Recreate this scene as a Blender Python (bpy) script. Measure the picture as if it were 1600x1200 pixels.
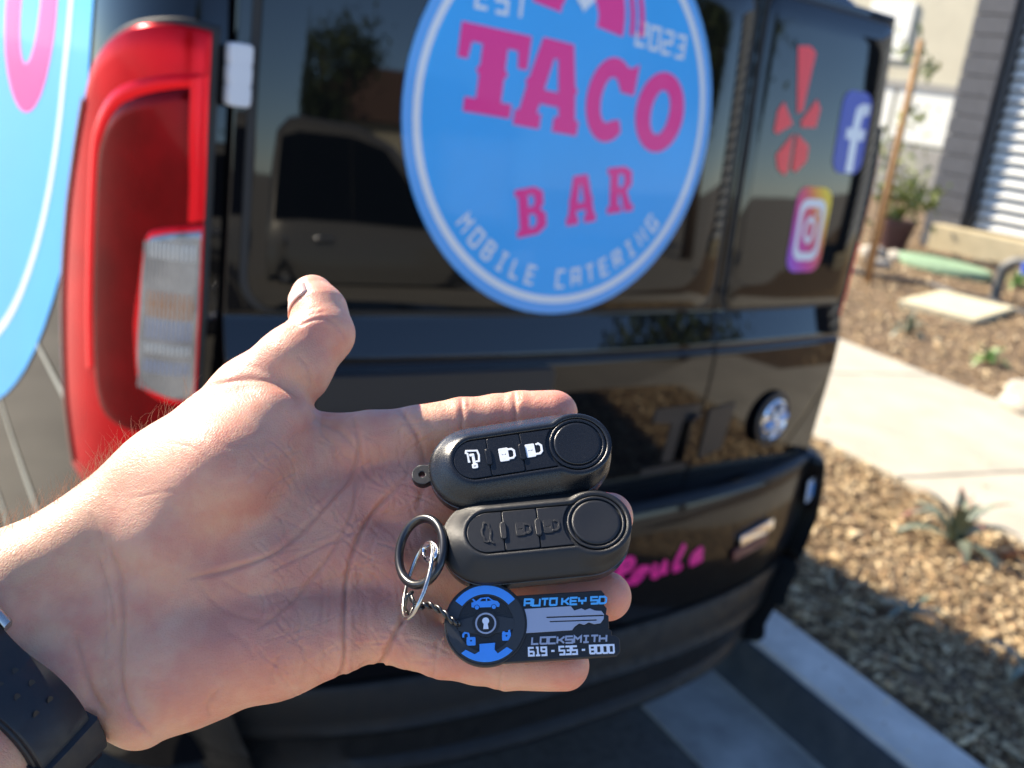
import bpy, bmesh, math, random
import numpy as np
from mathutils import Vector, Matrix

# ------------------------------------------------------------------ camera, sky, sun, exposure
sc = bpy.context.scene
for o in list(bpy.data.objects):
    bpy.data.objects.remove(o, do_unlink=True)
R = math.radians
CAM = np.array((-1.5, -1.5, 1.55))
FPX = 1723.0                                    # focal length in pixels of a 1600 wide picture
YAW, PITCH, ROLL = R(40.0), R(15.5), R(8.5)
FW = np.array((math.sin(YAW)*math.cos(PITCH), math.cos(YAW)*math.cos(PITCH), -math.sin(PITCH)))
_rt = np.array((math.cos(YAW), -math.sin(YAW), 0.0)); _dn = np.cross(FW, _rt)
XV = _rt*math.cos(ROLL) - _dn*math.sin(ROLL)
YV = _rt*math.sin(ROLL) + _dn*math.cos(ROLL)
cam_data = bpy.data.cameras.new('camera'); cam = bpy.data.objects.new('camera', cam_data)
sc.collection.objects.link(cam); sc.camera = cam
cam_data.sensor_width = 36.0; cam_data.lens = 36.0*FPX/1600.0
cam_data.clip_start = 0.02; cam_data.clip_end = 500.0
cam.matrix_world = Matrix(((XV[0], -YV[0], -FW[0], CAM[0]), (XV[1], -YV[1], -FW[1], CAM[1]),
                           (XV[2], -YV[2], -FW[2], CAM[2]), (0, 0, 0, 1)))
cam_data.dof.use_dof = True
cam_data.dof.focus_distance = 0.352
cam_data.dof.aperture_fstop = 13.5
SUN_AZ, SUN_EL = R(-19.5), R(37.0)              # azimuth from +Y towards +X
SUN = Vector((math.sin(SUN_AZ)*math.cos(SUN_EL), math.cos(SUN_AZ)*math.cos(SUN_EL), math.sin(SUN_EL)))
world = bpy.data.worlds.new('World'); sc.world = world; world.use_nodes = True
wn = world.node_tree.nodes; wl = world.node_tree.links
sky = wn.new('ShaderNodeTexSky'); sky.sky_type = 'NISHITA'; sky.sun_disc = False
sky.sun_elevation = SUN_EL; sky.sun_rotation = SUN_AZ
sky.air_density = 0.65; sky.dust_density = 0.0; sky.ozone_density = 4.0
wl.new(sky.outputs[0], wn['Background'].inputs[0]); wn['Background'].inputs[1].default_value = 0.125
sun_data = bpy.data.lights.new('sun', 'SUN'); sun_data.energy = 5.0; sun_data.angle = R(0.55)
sun_data.color = (1.0, 0.88, 0.71)
sun = bpy.data.objects.new('sun', sun_data); sc.collection.objects.link(sun)
sun.rotation_euler = SUN.to_track_quat('Z', 'Y').to_euler()
sun.location = (-3, 6, 8)
sc.view_settings.view_transform = 'Standard'; sc.view_settings.look = 'None'
sc.view_settings.exposure = 1.36; sc.view_settings.gamma = 1.0; sc.view_settings.use_curve_mapping = False
sc.cycles.max_bounces = 7; sc.cycles.use_denoising = True
sc.cycles.caustics_reflective = False; sc.cycles.caustics_refractive = False
sc.cycles.sample_clamp_indirect = 6.0

# ------------------------------------------------------------------ helpers
col = sc.collection
rng = np.random.default_rng(7); random.seed(7)
def at(u, v, d):                                # a point of the place: direction through a picture point, at a depth
    return CAM + (FW + XV*(u-800)/FPX + YV*(v-600)/FPX)*d
def tag(o, label=None, cat=None, group=None, kind=None):
    if label: o['label'] = label
    if cat: o['category'] = cat
    if group: o['group'] = group
    if kind: o['kind'] = kind
    return o
def empty(name, loc=(0, 0, 0), label=None, cat=None, group=None):
    o = bpy.data.objects.new(name, None); col.objects.link(o); o.location = loc
    o.empty_display_size = 0.05
    return tag(o, label, cat, group)
def link(name, me, mat=None, parent=None):
    o = bpy.data.objects.new(name, me); col.objects.link(o)
    if mat is not None:
        me.materials.clear(); me.materials.append(mat)
    if parent is not None:
        o.parent = parent
    return o
def mesh_np(name, V, F, smooth=False):
    me = bpy.data.meshes.new(name)
    me.from_pydata([tuple(map(float, v)) for v in V], [], [tuple(map(int, f)) for f in F])
    if smooth: me.polygons.foreach_set('use_smooth', [True]*len(me.polygons))
    me.update(); return me
def smooth_by_angle(me, ang=40):
    me.polygons.foreach_set('use_smooth', [True]*len(me.polygons))
    bm = bmesh.new(); bm.from_mesh(me); a = R(ang)
    for e in bm.edges:
        if len(e.link_faces) == 2 and e.calc_face_angle(0) > a: e.smooth = False
    bm.to_mesh(me); bm.free(); return me
def fix_normals(me):
    bm = bmesh.new(); bm.from_mesh(me); bmesh.ops.recalc_face_normals(bm, faces=bm.faces); bm.to_mesh(me); bm.free(); return me
def box_bm(bm, c, s, rot=None, bevel=0.0):
    r = bmesh.ops.create_cube(bm, size=1.0)
    M = Matrix.Translation(c) @ (rot.to_4x4() if rot is not None else Matrix.Identity(4)) @ Matrix.Diagonal((*s, 1))
    bmesh.ops.transform(bm, matrix=M, verts=r['verts'])
    if bevel:
        es = list({e for v in r['verts'] for e in v.link_edges})
        bmesh.ops.bevel(bm, geom=es, offset=bevel, segments=2, affect='EDGES', profile=0.5)
def box(name, c, s, mat, parent=None, rot=None, bevel=0.0):
    bm = bmesh.new(); box_bm(bm, c, s, rot, bevel)
    me = bpy.data.meshes.new(name); bm.to_mesh(me); bm.free()
    return link(name, me, mat, parent)
def loft(rings, close=True, cap0=False, cap1=False):
    """rings: list of (N,3) arrays -> verts, faces"""
    n = len(rings[0]); V = np.vstack(rings); F = []
    for k in range(len(rings)-1):
        for i in range(n if close else n-1):
            j = (i+1) % n
            F.append((k*n+i, k*n+j, (k+1)*n+j, (k+1)*n+i))
    if cap0: F.append(tuple(range(n-1, -1, -1)))
    if cap1: F.append(tuple(range((len(rings)-1)*n, len(rings)*n)))
    return V, F
def tube(name, pts, r, mat, parent=None, n=10, closed=False, flat=None):
    """swept round tube; r is a number or list"""
    P = [np.array(p, float) for p in pts]; m = len(P)
    rr = [r]*m if np.isscalar(r) else list(r)
    rings = []; up = np.array((0.0, 0.0, 1.0)); prev = None
    for i in range(m):
        t = (P[(i+1) % m]-P[i-1]) if closed else (P[min(i+1, m-1)]-P[max(i-1, 0)])
        t = t/ (np.linalg.norm(t)+1e-12)
        if prev is None:
            a = np.cross(t, up)
            if np.linalg.norm(a) < 1e-3: a = np.cross(t, (1, 0, 0))
        else:
            a = prev-t*np.dot(prev, t)
        a = a/np.linalg.norm(a); b = np.cross(t, a); prev = a
        ang = np.linspace(0, 2*math.pi, n, endpoint=False)
        rings.append(P[i]+rr[i]*(np.outer(np.cos(ang), a)+np.outer(np.sin(ang), b)))
    if closed: rings.append(rings[0])
    V, F = loft(rings, True, not closed, not closed)
    me = mesh_np(name, V, F, True)
    if closed:
        bm = bmesh.new(); bm.from_mesh(me); bmesh.ops.remove_doubles(bm, verts=bm.verts, dist=1e-7); bm.to_mesh(me); bm.free()
    return link(name, me, mat, parent)
def shape2d(loops, extrude=0.0, bevel=0.0, res=12):
    """flat filled outline(s) with holes (even-odd) -> mesh in XY"""
    cu = bpy.data.curves.new('outline', 'CURVE'); cu.dimensions = '2D'; cu.fill_mode = 'BOTH'
    for L in loops:
        sp = cu.splines.new('POLY'); sp.points.add(len(L)-1); sp.use_cyclic_u = True
        for i, p in enumerate(L): sp.points[i].co = (p[0], p[1], 0, 1)
    cu.extrude = extrude; cu.bevel_depth = bevel; cu.bevel_resolution = 1
    o = bpy.data.objects.new('outline', cu)
    me = bpy.data.meshes.new_from_object(o)
    bpy.data.objects.remove(o, do_unlink=True); bpy.data.curves.remove(cu)
    return me
def join_meshes(items):
    """items: (mesh, matrix) -> one mesh"""
    bm = bmesh.new()
    for me, M in items:
        t = me.copy(); t.transform(M); bm.from_mesh(t); bpy.data.meshes.remove(t)
    me = bpy.data.meshes.new('joined'); bm.to_mesh(me); bm.free(); return me
def circle(cx, cy, r, n=40, a0=0, a1=2*math.pi, end=False, ry=None):
    ry = r if ry is None else ry
    return [(cx+r*math.cos(a), cy+ry*math.sin(a)) for a in np.linspace(a0, a1, n, endpoint=end)]
def rrect(x0, y0, x1, y1, r, n=6):
    P = []
    for cx, cy, a in ((x1-r, y0+r, -90), (x1-r, y1-r, 0), (x0+r, y1-r, 90), (x0+r, y0+r, 180)):
        P += [(cx+r*math.cos(R(a+90*k/n)), cy+r*math.sin(R(a+90*k/n))) for k in range(n+1)]
    return P
def stroke(pts, w, closed=False):
    """a thick polyline as one outline (mitred)"""
    P = [np.array(p, float) for p in pts]; n = len(P); L = []; Rr = []
    for i in range(n):
        a = P[i]-P[i-1] if (closed or i > 0) else P[1]-P[0]
        b = P[(i+1) % n]-P[i] if (closed or i < n-1) else P[n-1]-P[n-2]
        a = a/np.linalg.norm(a); b = b/np.linalg.norm(b)
        na = np.array((-a[1], a[0])); nb = np.array((-b[1], b[0])); m = na+nb
        m = m/max(np.dot(m, na), 0.35)
        e = np.zeros(2)
        L.append(P[i]+m*w/2+e); Rr.append(P[i]-m*w/2+e)
    if closed: return [L, Rr]
    return [L+Rr[::-1]]
# ------------------------------------------------------------------ materials (all procedural)
def mat(name, c, rough=0.5, metal=0.0, coat=0.0, coat_rough=0.03, var=0.0, vscale=20.0, bump=0.0, bscale=200.0,
        rvar=0.0, spec=0.5, c2=None, bdist=0.001, detail=4.0, emit=None, sss=0.0):
    m = bpy.data.materials.new(name); m.use_nodes = True
    nt = m.node_tree; N = nt.nodes; L = nt.links; b = N['Principled BSDF']
    b.inputs['Base Color'].default_value = (*c, 1); b.inputs['Roughness'].default_value = rough
    b.inputs['Metallic'].default_value = metal; b.inputs['Coat Weight'].default_value = coat
    b.inputs['Coat Roughness'].default_value = coat_rough; b.inputs['Specular IOR Level'].default_value = spec
    tc = N.new('ShaderNodeTexCoord')
    if var or c2:
        n1 = N.new('ShaderNodeTexNoise'); n1.inputs['Scale'].default_value = vscale; n1.inputs['Detail'].default_value = detail
        n1.inputs['Roughness'].default_value = 0.6
        L.new(tc.outputs['Object'], n1.inputs['Vector'])
        rp = N.new('ShaderNodeValToRGB'); rp.color_ramp.elements[0].position = 0.3; rp.color_ramp.elements[1].position = 0.7
        a = np.array(c); lo = np.clip(a*(1-var), 0, 1) if c2 is None else a; hi = np.clip(a*(1+var), 0, 1) if c2 is None else np.array(c2)
        rp.color_ramp.elements[0].color = (*lo, 1); rp.color_ramp.elements[1].color = (*hi, 1)
        L.new(n1.outputs['Fac'], rp.inputs['Fac']); L.new(rp.outputs['Color'], b.inputs['Base Color'])
    if rvar:
        n3 = N.new('ShaderNodeTexNoise'); n3.inputs['Scale'].default_value = vscale*1.7; n3.inputs['Detail'].default_value = 5
        L.new(tc.outputs['Object'], n3.inputs['Vector'])
        mr = N.new('ShaderNodeMapRange'); mr.inputs[1].default_value = 0.3; mr.inputs[2].default_value = 0.7
        mr.inputs[3].default_value = max(0.0, rough-rvar); mr.inputs[4].default_value = rough+rvar
        L.new(n3.outputs['Fac'], mr.inputs[0]); L.new(mr.outputs[0], b.inputs['Roughness'])
    if bump:
        n2 = N.new('ShaderNodeTexNoise'); n2.inputs['Scale'].default_value = bscale; n2.inputs['Detail'].default_value = 3
        L.new(tc.outputs['Object'], n2.inputs['Vector'])
        bp = N.new('ShaderNodeBump'); bp.inputs['Strength'].default_value = bump; bp.inputs['Distance'].default_value = bdist
        L.new(n2.outputs['Fac'], bp.inputs['Height']); L.new(bp.outputs[0], b.inputs['Normal'])
    if sss:
        b.inputs['Subsurface Weight'].default_value = sss
    return m
M = {}
M['van_paint'] = mat('van_paint', (0.004, 0.004, 0.005), 0.3, coat=0.85, coat_rough=0.015, spec=0.0)
M['van_glass'] = mat('van_glass', (0.003, 0.0035, 0.004), 0.02, coat=0.0, spec=0.42)
M['rubber'] = mat('rubber', (0.012, 0.012, 0.012), 0.6)
M['bumper_top'] = mat('bumper_top', (0.003, 0.003, 0.004), 0.35, spec=0.05, coat=0.45, coat_rough=0.03)
M['bumper'] = mat('bumper', (0.007, 0.008, 0.009), 0.5, spec=0.28, rvar=0.12, vscale=25, bump=0.25, bscale=900, bdist=0.0006)
M['trim'] = mat('trim', (0.010, 0.012, 0.016), 0.45)
M['white_plastic'] = mat('white_plastic', (0.62, 0.64, 0.68), 0.3)
M['vinyl_blue'] = mat('vinyl_blue', (0.014, 0.37, 0.86), 0.4, coat=0.22, coat_rough=0.04, var=0.04, vscale=6)
M['vinyl_lightblue'] = mat('vinyl_lightblue', (0.10, 0.38, 0.84), 0.35, coat=0.3)
M['vinyl_white'] = mat('vinyl_white', (0.72, 0.76, 0.82), 0.35, coat=0.4)
M['vinyl_magenta'] = mat('vinyl_magenta', (0.86, 0.005, 0.26), 0.4, coat=0.12)
M['vinyl_red'] = mat('vinyl_red', (0.85, 0.02, 0.035), 0.4, coat=0.12)
M['vinyl_navy'] = mat('vinyl_navy', (0.02, 0.05, 0.42), 0.4, coat=0.15)
M['chrome'] = mat('chrome', (0.75, 0.76, 0.78), 0.12, metal=1.0)
M['tyre'] = mat('tyre', (0.012, 0.012, 0.012), 0.8, bump=0.3, bscale=150)

def add_specks(m, scale, lo, hi, c, amount=1.0):
    '''dust and wear: small lighter flecks'''
    N = m.node_tree.nodes; L = m.node_tree.links; b = N['Principled BSDF']; tc = N.new('ShaderNodeTexCoord')
    n = N.new('ShaderNodeTexNoise'); n.inputs['Scale'].default_value = scale; n.inputs['Detail'].default_value = 6; n.inputs['Roughness'].default_value = 0.75
    L.new(tc.outputs['Object'], n.inputs['Vector'])
    r = N.new('ShaderNodeMapRange'); L.new(n.outputs['Fac'], r.inputs[0]); r.inputs[1].default_value = lo; r.inputs[2].default_value = hi; r.inputs[4].default_value = amount
    x = N.new('ShaderNodeMix'); x.data_type = 'RGBA'; L.new(r.outputs[0], x.inputs[0])
    src = b.inputs['Base Color'].links[0].from_socket if b.inputs['Base Color'].links else None
    if src: L.new(src, x.inputs[6])
    else: x.inputs[6].default_value = b.inputs['Base Color'].default_value
    x.inputs[7].default_value = (*c, 1); L.new(x.outputs[2], b.inputs['Base Color'])
# ------------------------------------------------------------------ ground, kerb, pavement
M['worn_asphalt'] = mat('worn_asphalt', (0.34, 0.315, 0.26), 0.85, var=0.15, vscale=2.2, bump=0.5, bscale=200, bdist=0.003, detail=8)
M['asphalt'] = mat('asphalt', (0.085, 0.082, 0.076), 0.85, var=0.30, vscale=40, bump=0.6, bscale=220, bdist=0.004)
M['concrete'] = mat('concrete', (0.45, 0.41, 0.325), 0.85, var=0.14, vscale=3.5, bump=0.35, bscale=150, bdist=0.002, detail=8)
M['drive'] = mat('drive', (0.33, 0.30, 0.24), 0.85, var=0.14, vscale=1.6, bump=0.3, bscale=120, bdist=0.003, detail=8)
M['kerb'] = mat('kerb', (0.60, 0.57, 0.52), 0.8, var=0.20, vscale=9, bump=0.5, bscale=160, bdist=0.002, detail=7)
M['gutter'] = mat('gutter', (0.36, 0.345, 0.31), 0.8, var=0.40, vscale=5, bump=0.5, bscale=140, bdist=0.002, detail=8)
M['soil'] = mat('soil', (0.17, 0.115, 0.065), 0.95, var=0.5, vscale=30, bump=1.0, bscale=60, bdist=0.02)
def chip_material():
    m = mat('chips', (0.5, 0.3, 0.15), 0.9, bump=0.6, bscale=300, bdist=0.002); N = m.node_tree.nodes; L = m.node_tree.links
    g_ = N.new('ShaderNodeNewGeometry'); r_ = N.new('ShaderNodeValToRGB'); L.new(g_.outputs['Random Per Island'], r_.inputs[0])
    e = r_.color_ramp.elements; e[0].color = (0.13, 0.080, 0.045, 1); e[1].color = (0.72, 0.58, 0.36, 1); e[1].position = 1.0
    for p, c in ((0.25, (0.32, 0.21, 0.11, 1)), (0.6, (0.54, 0.39, 0.21, 1))): x = e.new(p); x.color = c
    L.new(r_.outputs[0], N['Principled BSDF'].inputs['Base Color']); return m
M['chips'] = chip_material()
KT = np.array((0.2, 0.98)); KT = KT/np.linalg.norm(KT); KN = np.array((KT[1], -KT[0])); KO = np.array((1.05, 0.0))
def kq(q, s, z): p = KO+KN*q+KT*s; return (p[0], p[1], z)
def bed_z(x, y):
    q = (x-KO[0])*KN[0]+(y-KO[1])*KN[1]
    return 0.14+max(0.0, q-3.2)/4.6*0.33
def strip(name, prof, s0, s1, m, n=40, kind='structure'):
    """profile (q, z) swept along the kerb direction"""
    V = [kq(q, s, z) for s in np.linspace(s0, s1, n) for q, z in prof]; k = len(prof)
    F = [(i*k+j, i*k+j+1, (i+1)*k+j+1, (i+1)*k+j) for i in range(n-1) for j in range(k-1)]
    o = link(name, mesh_np(name, V, F), m); tag(o, kind=kind); return o
g = box('ground', (0, 0, -0.26), (400, 400, 0.5), M['drive']); tag(g, kind='structure')
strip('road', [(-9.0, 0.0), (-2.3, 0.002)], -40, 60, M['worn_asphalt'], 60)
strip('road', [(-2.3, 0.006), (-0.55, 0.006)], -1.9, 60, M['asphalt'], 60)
strip('gutter', [(-0.552, 0.0), (-0.55, 0.010), (-0.31, -0.004), (-0.245, 0.0), (-0.225, 0.006)], -1.9, 60, M['gutter'], 60)
M['kerb_face'] = mat('kerb_face', (0.035, 0.045, 0.058), 0.85, c2=(0.07, 0.078, 0.085), vscale=14, bump=0.5, bscale=140, bdist=0.003)  # deep shade beneath the van is put into this dark colour
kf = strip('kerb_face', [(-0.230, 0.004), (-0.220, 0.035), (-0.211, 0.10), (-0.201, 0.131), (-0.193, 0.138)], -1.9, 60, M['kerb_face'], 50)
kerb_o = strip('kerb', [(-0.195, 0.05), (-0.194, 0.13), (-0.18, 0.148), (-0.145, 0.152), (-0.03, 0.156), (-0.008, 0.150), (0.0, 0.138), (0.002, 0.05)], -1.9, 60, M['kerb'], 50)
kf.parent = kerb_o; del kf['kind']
sdw = strip('sidewalk', [(1.40, 0.05), (3.20, 0.05)], -1.9, 30, M['concrete'], 2)
slab_me = None
for i in range(18):
    s = -1.15+i*1.52
    me = bpy.data.meshes.new('slab'); bm = bmesh.new()
    box_bm(bm, (0, 0, 0), (1.80, 1.505, 0.12), None, 0.008)
    bm.to_mesh(me); bm.free()
    o = link('slab', me, M['concrete'], sdw); o.location = kq(2.30, s, 0.105); o.rotation_euler.z = -math.atan2(KT[0], KT[1])
# planted beds: soil sheets, wood chips strewn over them
def bed(name, q0, q1, s0, s1, nq, ns):
    V = []
    for q in np.linspace(q0, q1, nq):
        for s in np.linspace(s0, s1, ns):
            x, y, _ = kq(q, s, 0); V.append((x, y, bed_z(x, y)-0.012+0.010*math.sin(x*7.1+1.3*math.sin(y*5))+0.008*math.sin(y*9.3+x*3)))
    F = [(i*ns+j, i*ns+j+1, (i+1)*ns+j+1, (i+1)*ns+j) for i in range(nq-1) for j in range(ns-1)]
    o = link(name, mesh_np(name, V, F, True), M['soil']); tag(o, kind='structure'); return o
bed('planting_bed', 0.0, 1.42, -1.9, 12, 24, 120)
bed('planting_bed', 3.18, 13.0, -3.0, 16, 70, 120)
def chips(name, n, q0, q1, s0, s1, lmin, lmax, label, dz=0.0):
    q = rng.uniform(q0, q1, n); s = rng.uniform(s0, s1, n)
    x = KO[0]+KN[0]*q+KT[0]*s; y = KO[1]+KN[1]*q+KT[1]*s
    z = 0.14+np.maximum(0, q-3.2)/4.6*0.33+rng.uniform(-0.006, 0.022, n)+dz
    L = rng.uniform(lmin, lmax, n)*rng.uniform(0.35, 1, n); W = L*rng.uniform(0.12, 0.36, n); T = L*rng.uniform(0.05, 0.14, n)
    yaw = rng.uniform(0, math.pi, n); pit = rng.normal(0, 0.28, n); rol = rng.normal(0, 0.35, n)
    base = np.array([(-.5, -.5, -.5), (.5, -.42, -.5), (.45, .5, -.5), (-.42, .46, -.5), (-.5, -.5, .5), (.5, -.40, .5), (.45, .5, .4), (-.40, .46, .5)])
    P = base[None]*np.stack([L, W, T], 1)[:, None, :]
    cy, sy, cp, sp, cr, sr = np.cos(yaw), np.sin(yaw), np.cos(pit), np.sin(pit), np.cos(rol), np.sin(rol)
    def rot(P, a, b, c, s): Q = P.copy(); Q[..., a] = P[..., a]*c[:, None]-P[..., b]*s[:, None]; Q[..., b] = P[..., a]*s[:, None]+P[..., b]*c[:, None]; return Q
    P = rot(P, 1, 2, cr, sr); P = rot(P, 0, 2, cp, sp); P = rot(P, 0, 1, cy, sy)
    P += np.stack([x, y, z], 1)[:, None, :]
    f = np.array([(0, 3, 2, 1), (4, 5, 6, 7), (0, 1, 5, 4), (1, 2, 6, 5), (2, 3, 7, 6), (3, 0, 4, 7)])
    F = (np.arange(n)[:, None, None]*8+f[None]).reshape(-1, 4)
    me = bpy.data.meshes.new(name); me.vertices.add(n*8); me.loops.add(len(F)*4); me.polygons.add(len(F))
    me.vertices.foreach_set('co', P.astype(np.float32).ravel()); me.loops.foreach_set('vertex_index', F.astype(np.int32).ravel())
    me.polygons.foreach_set('loop_start', np.arange(0, len(F)*4, 4, dtype=np.int32)); me.update(); me.validate()
    o = link(name, me, M['chips']); tag(o, label, 'mulch', kind='stuff'); return o
chips('wood_chips', 30000, 0.02, 1.39, -1.6, 3.5, 0.014, 0.060, 'loose wood chip mulch between the kerb and the sidewalk')
chips('wood_chips', 28000, 3.22, 9.5, -1.0, 8.0, 0.025, 0.08, 'loose wood chip mulch beyond the sidewalk')
chips('stray_chips', 130, -0.16, 0.0, -1.5, 2.5, 0.010, 0.035, 'stray wood chips scattered on the kerb top', 0.016)
chips('stray_chips', 90, 1.42, 2.2, -1.2, 3.0, 0.012, 0.04, 'stray wood chips scattered on the sidewalk edge', 0.025)
# stroke letter shapes and smooth lines
GL = {'A': [[(0, 0), (0, 1), (.8, 1), (.8, 0)], [(0, .42), (.8, .42)]], 'U': [[(0, 1), (0, 0), (.8, 0), (.8, 1)]],
      'T': [[(0, 1), (.8, 1)], [(.4, 1), (.4, 0)]], 'O': [[(0, 0), (0, 1), (.8, 1), (.8, 0)], [(0, 0), (.8, 0)]],
      'K': [[(0, 0), (0, 1)], [(.8, 1), (.35, .5), (.8, 0)], [(0, .5), (.4, .5)]], 'E': [[(.8, 1), (0, 1), (0, 0), (.8, 0)], [(0, .5), (.7, .5)]],
      'Y': [[(0, 1), (0, .5), (.8, .5), (.8, 1)], [(.4, .5), (.4, 0)]], 'S': [[(.8, 1), (0, 1), (0, .5), (.8, .5), (.8, 0), (0, 0)]],
      'D': [[(0, 0), (0, 1), (.6, 1), (.8, .8), (.8, .2), (.6, 0)], [(0, 0), (.62, 0)]], 'L': [[(0, 1), (0, 0), (.75, 0)]], 'C': [[(.8, 1), (0, 1), (0, 0), (.8, 0)]],
      'M': [[(0, 0), (0, 1), (.4, .55), (.8, 1), (.8, 0)]], 'I': [[(.4, 0), (.4, 1)], [(.1, 1), (.7, 1)], [(.1, 0), (.7, 0)]], 'H': [[(0, 0), (0, 1)], [(.8, 0), (.8, 1)], [(0, .5), (.8, .5)]],
      '6': [[(.8, 1), (0, 1), (0, 0), (.8, 0), (.8, .5)], [(.0, .5), (.8, .5)]], '1': [[(.15, 1), (.45, 1), (.45, 0)], [(.1, 0), (.8, 0)]], '9': [[(0, .5), (0, 1), (.8, 1), (.8, 0), (0, 0)], [(0, .5), (.8, .5)]],
      '3': [[(0, 1), (.8, 1), (.8, 0), (0, 0)], [(.2, .5), (.8, .5)]], '5': [[(.8, 1), (0, 1), (0, .5), (.8, .5), (.8, 0), (0, 0)]], '8': [[(0, 0), (0, 1), (.8, 1), (.8, 0)], [(0, 0), (.8, 0)], [(0, .5), (.8, .5)]],
      '0': [[(0, 0), (0, 1), (.8, 1), (.8, 0)], [(0, 0), (.8, 0)]], '-': [[(.15, .5), (.65, .5)]],
      'B': [[(0, 0), (0, 1), (.65, 1), (.75, .8), (.65, .52), (.8, .3), (.7, 0)], [(0, 0), (.72, 0)], [(0, .52), (.6, .52)]], 'N': [[(0, 0), (0, 1), (.8, 0), (.8, 1)]],
      'R': [[(0, 0), (0, 1), (.75, 1), (.75, .5)], [(0, .5), (.76, .5)], [(.4, .5), (.8, 0)]], 'G': [[(.8, .85), (.8, 1), (0, 1), (0, 0), (.8, 0), (.8, .45), (.45, .45)]], '2': [[(0, 1), (.8, 1), (.8, .5), (0, .5), (0, 0), (.8, 0)]]}
def spline(pts, n=8):
    out = []
    Q = [np.array(p, float) for p in pts]
    for i in range(len(Q)-1):
        p0 = Q[max(i-1, 0)]; p1 = Q[i]; p2 = Q[i+1]; p3 = Q[min(i+2, len(Q)-1)]
        for k in range(n):
            t = k/n
            out.append(0.5*((2*p1)+(-p0+p2)*t+(2*p0-5*p1+4*p2-p3)*t*t+(-p0+3*p1-3*p2+p3)*t**3))
    out.append(Q[-1]); return [tuple(p) for p in out]
# ------------------------------------------------------------------ the van
X0 = -0.04                                          # its middle; rear doors near y = 0, forward is +y
def yr(x):
    a = np.abs(np.asarray(x, float)-X0); t = np.clip((a-0.8)/0.11, 0, 1)
    return np.where(a <= 0.8, 0.05*(a/0.8)**2-0.02, 0.03+0.22*(1-np.sqrt(np.maximum(0, 1-t*t))))
def sst(a, b, x):
    t = np.clip((np.asarray(x, float)-a)/(b-a), 0, 1); return t*t*(3-2*t)
def relief(z):                                      # the doors swell below the windows and tuck in again
    z = np.asarray(z, float); k = np.clip((1.142-z)/0.068, 0, 1)
    return 0.022*k-0.006*np.exp(-((z-1.066)/0.004)**2)+0.004*np.clip((1.066-z)/0.01, 0, 1)-0.016*np.clip((1.0-z)/0.24, 0, 1)
van = empty('delivery_van', (X0, 2.0, 0), 'glossy black delivery van seen from behind with blue logo stickers', 'van')
VI = Matrix.Translation(-van.location)
def vpart(name, me, m, parent=None):
    o = link(name, me, m)
    o.parent = van if parent is None else parent
    o.matrix_parent_inverse = VI if parent is None else Matrix.Identity(4)
    return o
# plan outline, counter-clockwise seen from above, starting at the left front
def plan_points(inset=0.0):
    P = []
    for y in (3.2, 2.4, 1.7, 1.2, 0.9, 0.7, 0.5, 0.4, 0.32): P.append((X0-0.91, y))
    for a in np.linspace(math.pi/2, 0, 14): P.append((X0-0.8-0.11*math.sin(a), 0.03+0.22*(1-math.cos(a))))
    for x in np.linspace(-0.8, 0.8, 41)[1:-1]: P.append((X0+x, float(yr(X0+x))))
    for a in np.linspace(0, math.pi/2, 14): P.append((X0+0.8+0.11*math.sin(a), 0.03+0.22*(1-math.cos(a))))
    for y in (0.32, 0.4, 0.5, 0.7, 0.9, 1.2, 1.7, 2.4, 3.2): P.append((X0+0.91, y))
    for x in np.linspace(0.8, -0.8, 9): P.append((X0+x, 3.35))
    return np.array(P)
PP = plan_points()
def van_ring(z, inset, ylean=0.0):
    Q = PP.copy(); c = np.array((X0, 1.65))
    Q[:, 0] = X0+(Q[:, 0]-X0)*(1-inset/0.91); Q[:, 1] = 1.65+(Q[:, 1]-1.65)*(1-inset/1.65)
    Q[:, 1] += np.where(Q[:, 1] < 0.5, ylean, 0)
    return np.column_stack([Q, np.full(len(Q), z)])
DEEP = 0.012
levels = [(0.30, 0.06), (0.34, 0.02), (0.45, DEEP), (0.8, DEEP), (1.1, DEEP), (1.45, DEEP+0.004), (1.62, DEEP+0.012), (1.74, DEEP+0.03), (1.82, DEEP+0.07), (1.87, 0.15), (1.90, 0.30)]
V, F = loft([van_ring(z, i) for z, i in levels], True, True, True)
vpart('body', smooth_by_angle(mesh_np('body', V, F), 35), M['van_paint'])
# bonnet and cab front
prof = [(3.30, 0.32, 1.62), (3.45, 0.32, 1.45), (3.75, 0.32, 1.16), (4.2, 0.34, 1.06), (4.5, 0.36, 0.92), (4.62, 0.42, 0.72)]
rings = []
for y, z0, z1 in prof:
    w = 0.86-0.10*((y-3.3)/1.3)**2
    rings.append(np.array([(X0+x*w, y, z) for x, z in ((-1, z0), (-1, z1-0.15), (-0.93, z1-0.04), (-0.8, z1), (0.8, z1), (0.93, z1-0.04), (1, z1-0.15), (1, z0))]))
V, F = loft(rings, True, True, True); vpart('bonnet', smooth_by_angle(mesh_np('bonnet', V, F), 50), M['van_paint'])
for sx in (-1, 1):
    me = shape2d([[(2.35, 1.10), (3.25, 1.10), (3.05, 1.55), (2.35, 1.60)]], 0.003)
    for v in me.vertices: v.co = (X0+sx*(0.906+v.co.z), v.co.x, v.co.y)
    vpart('side_window', me, M['van_glass'])
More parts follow.
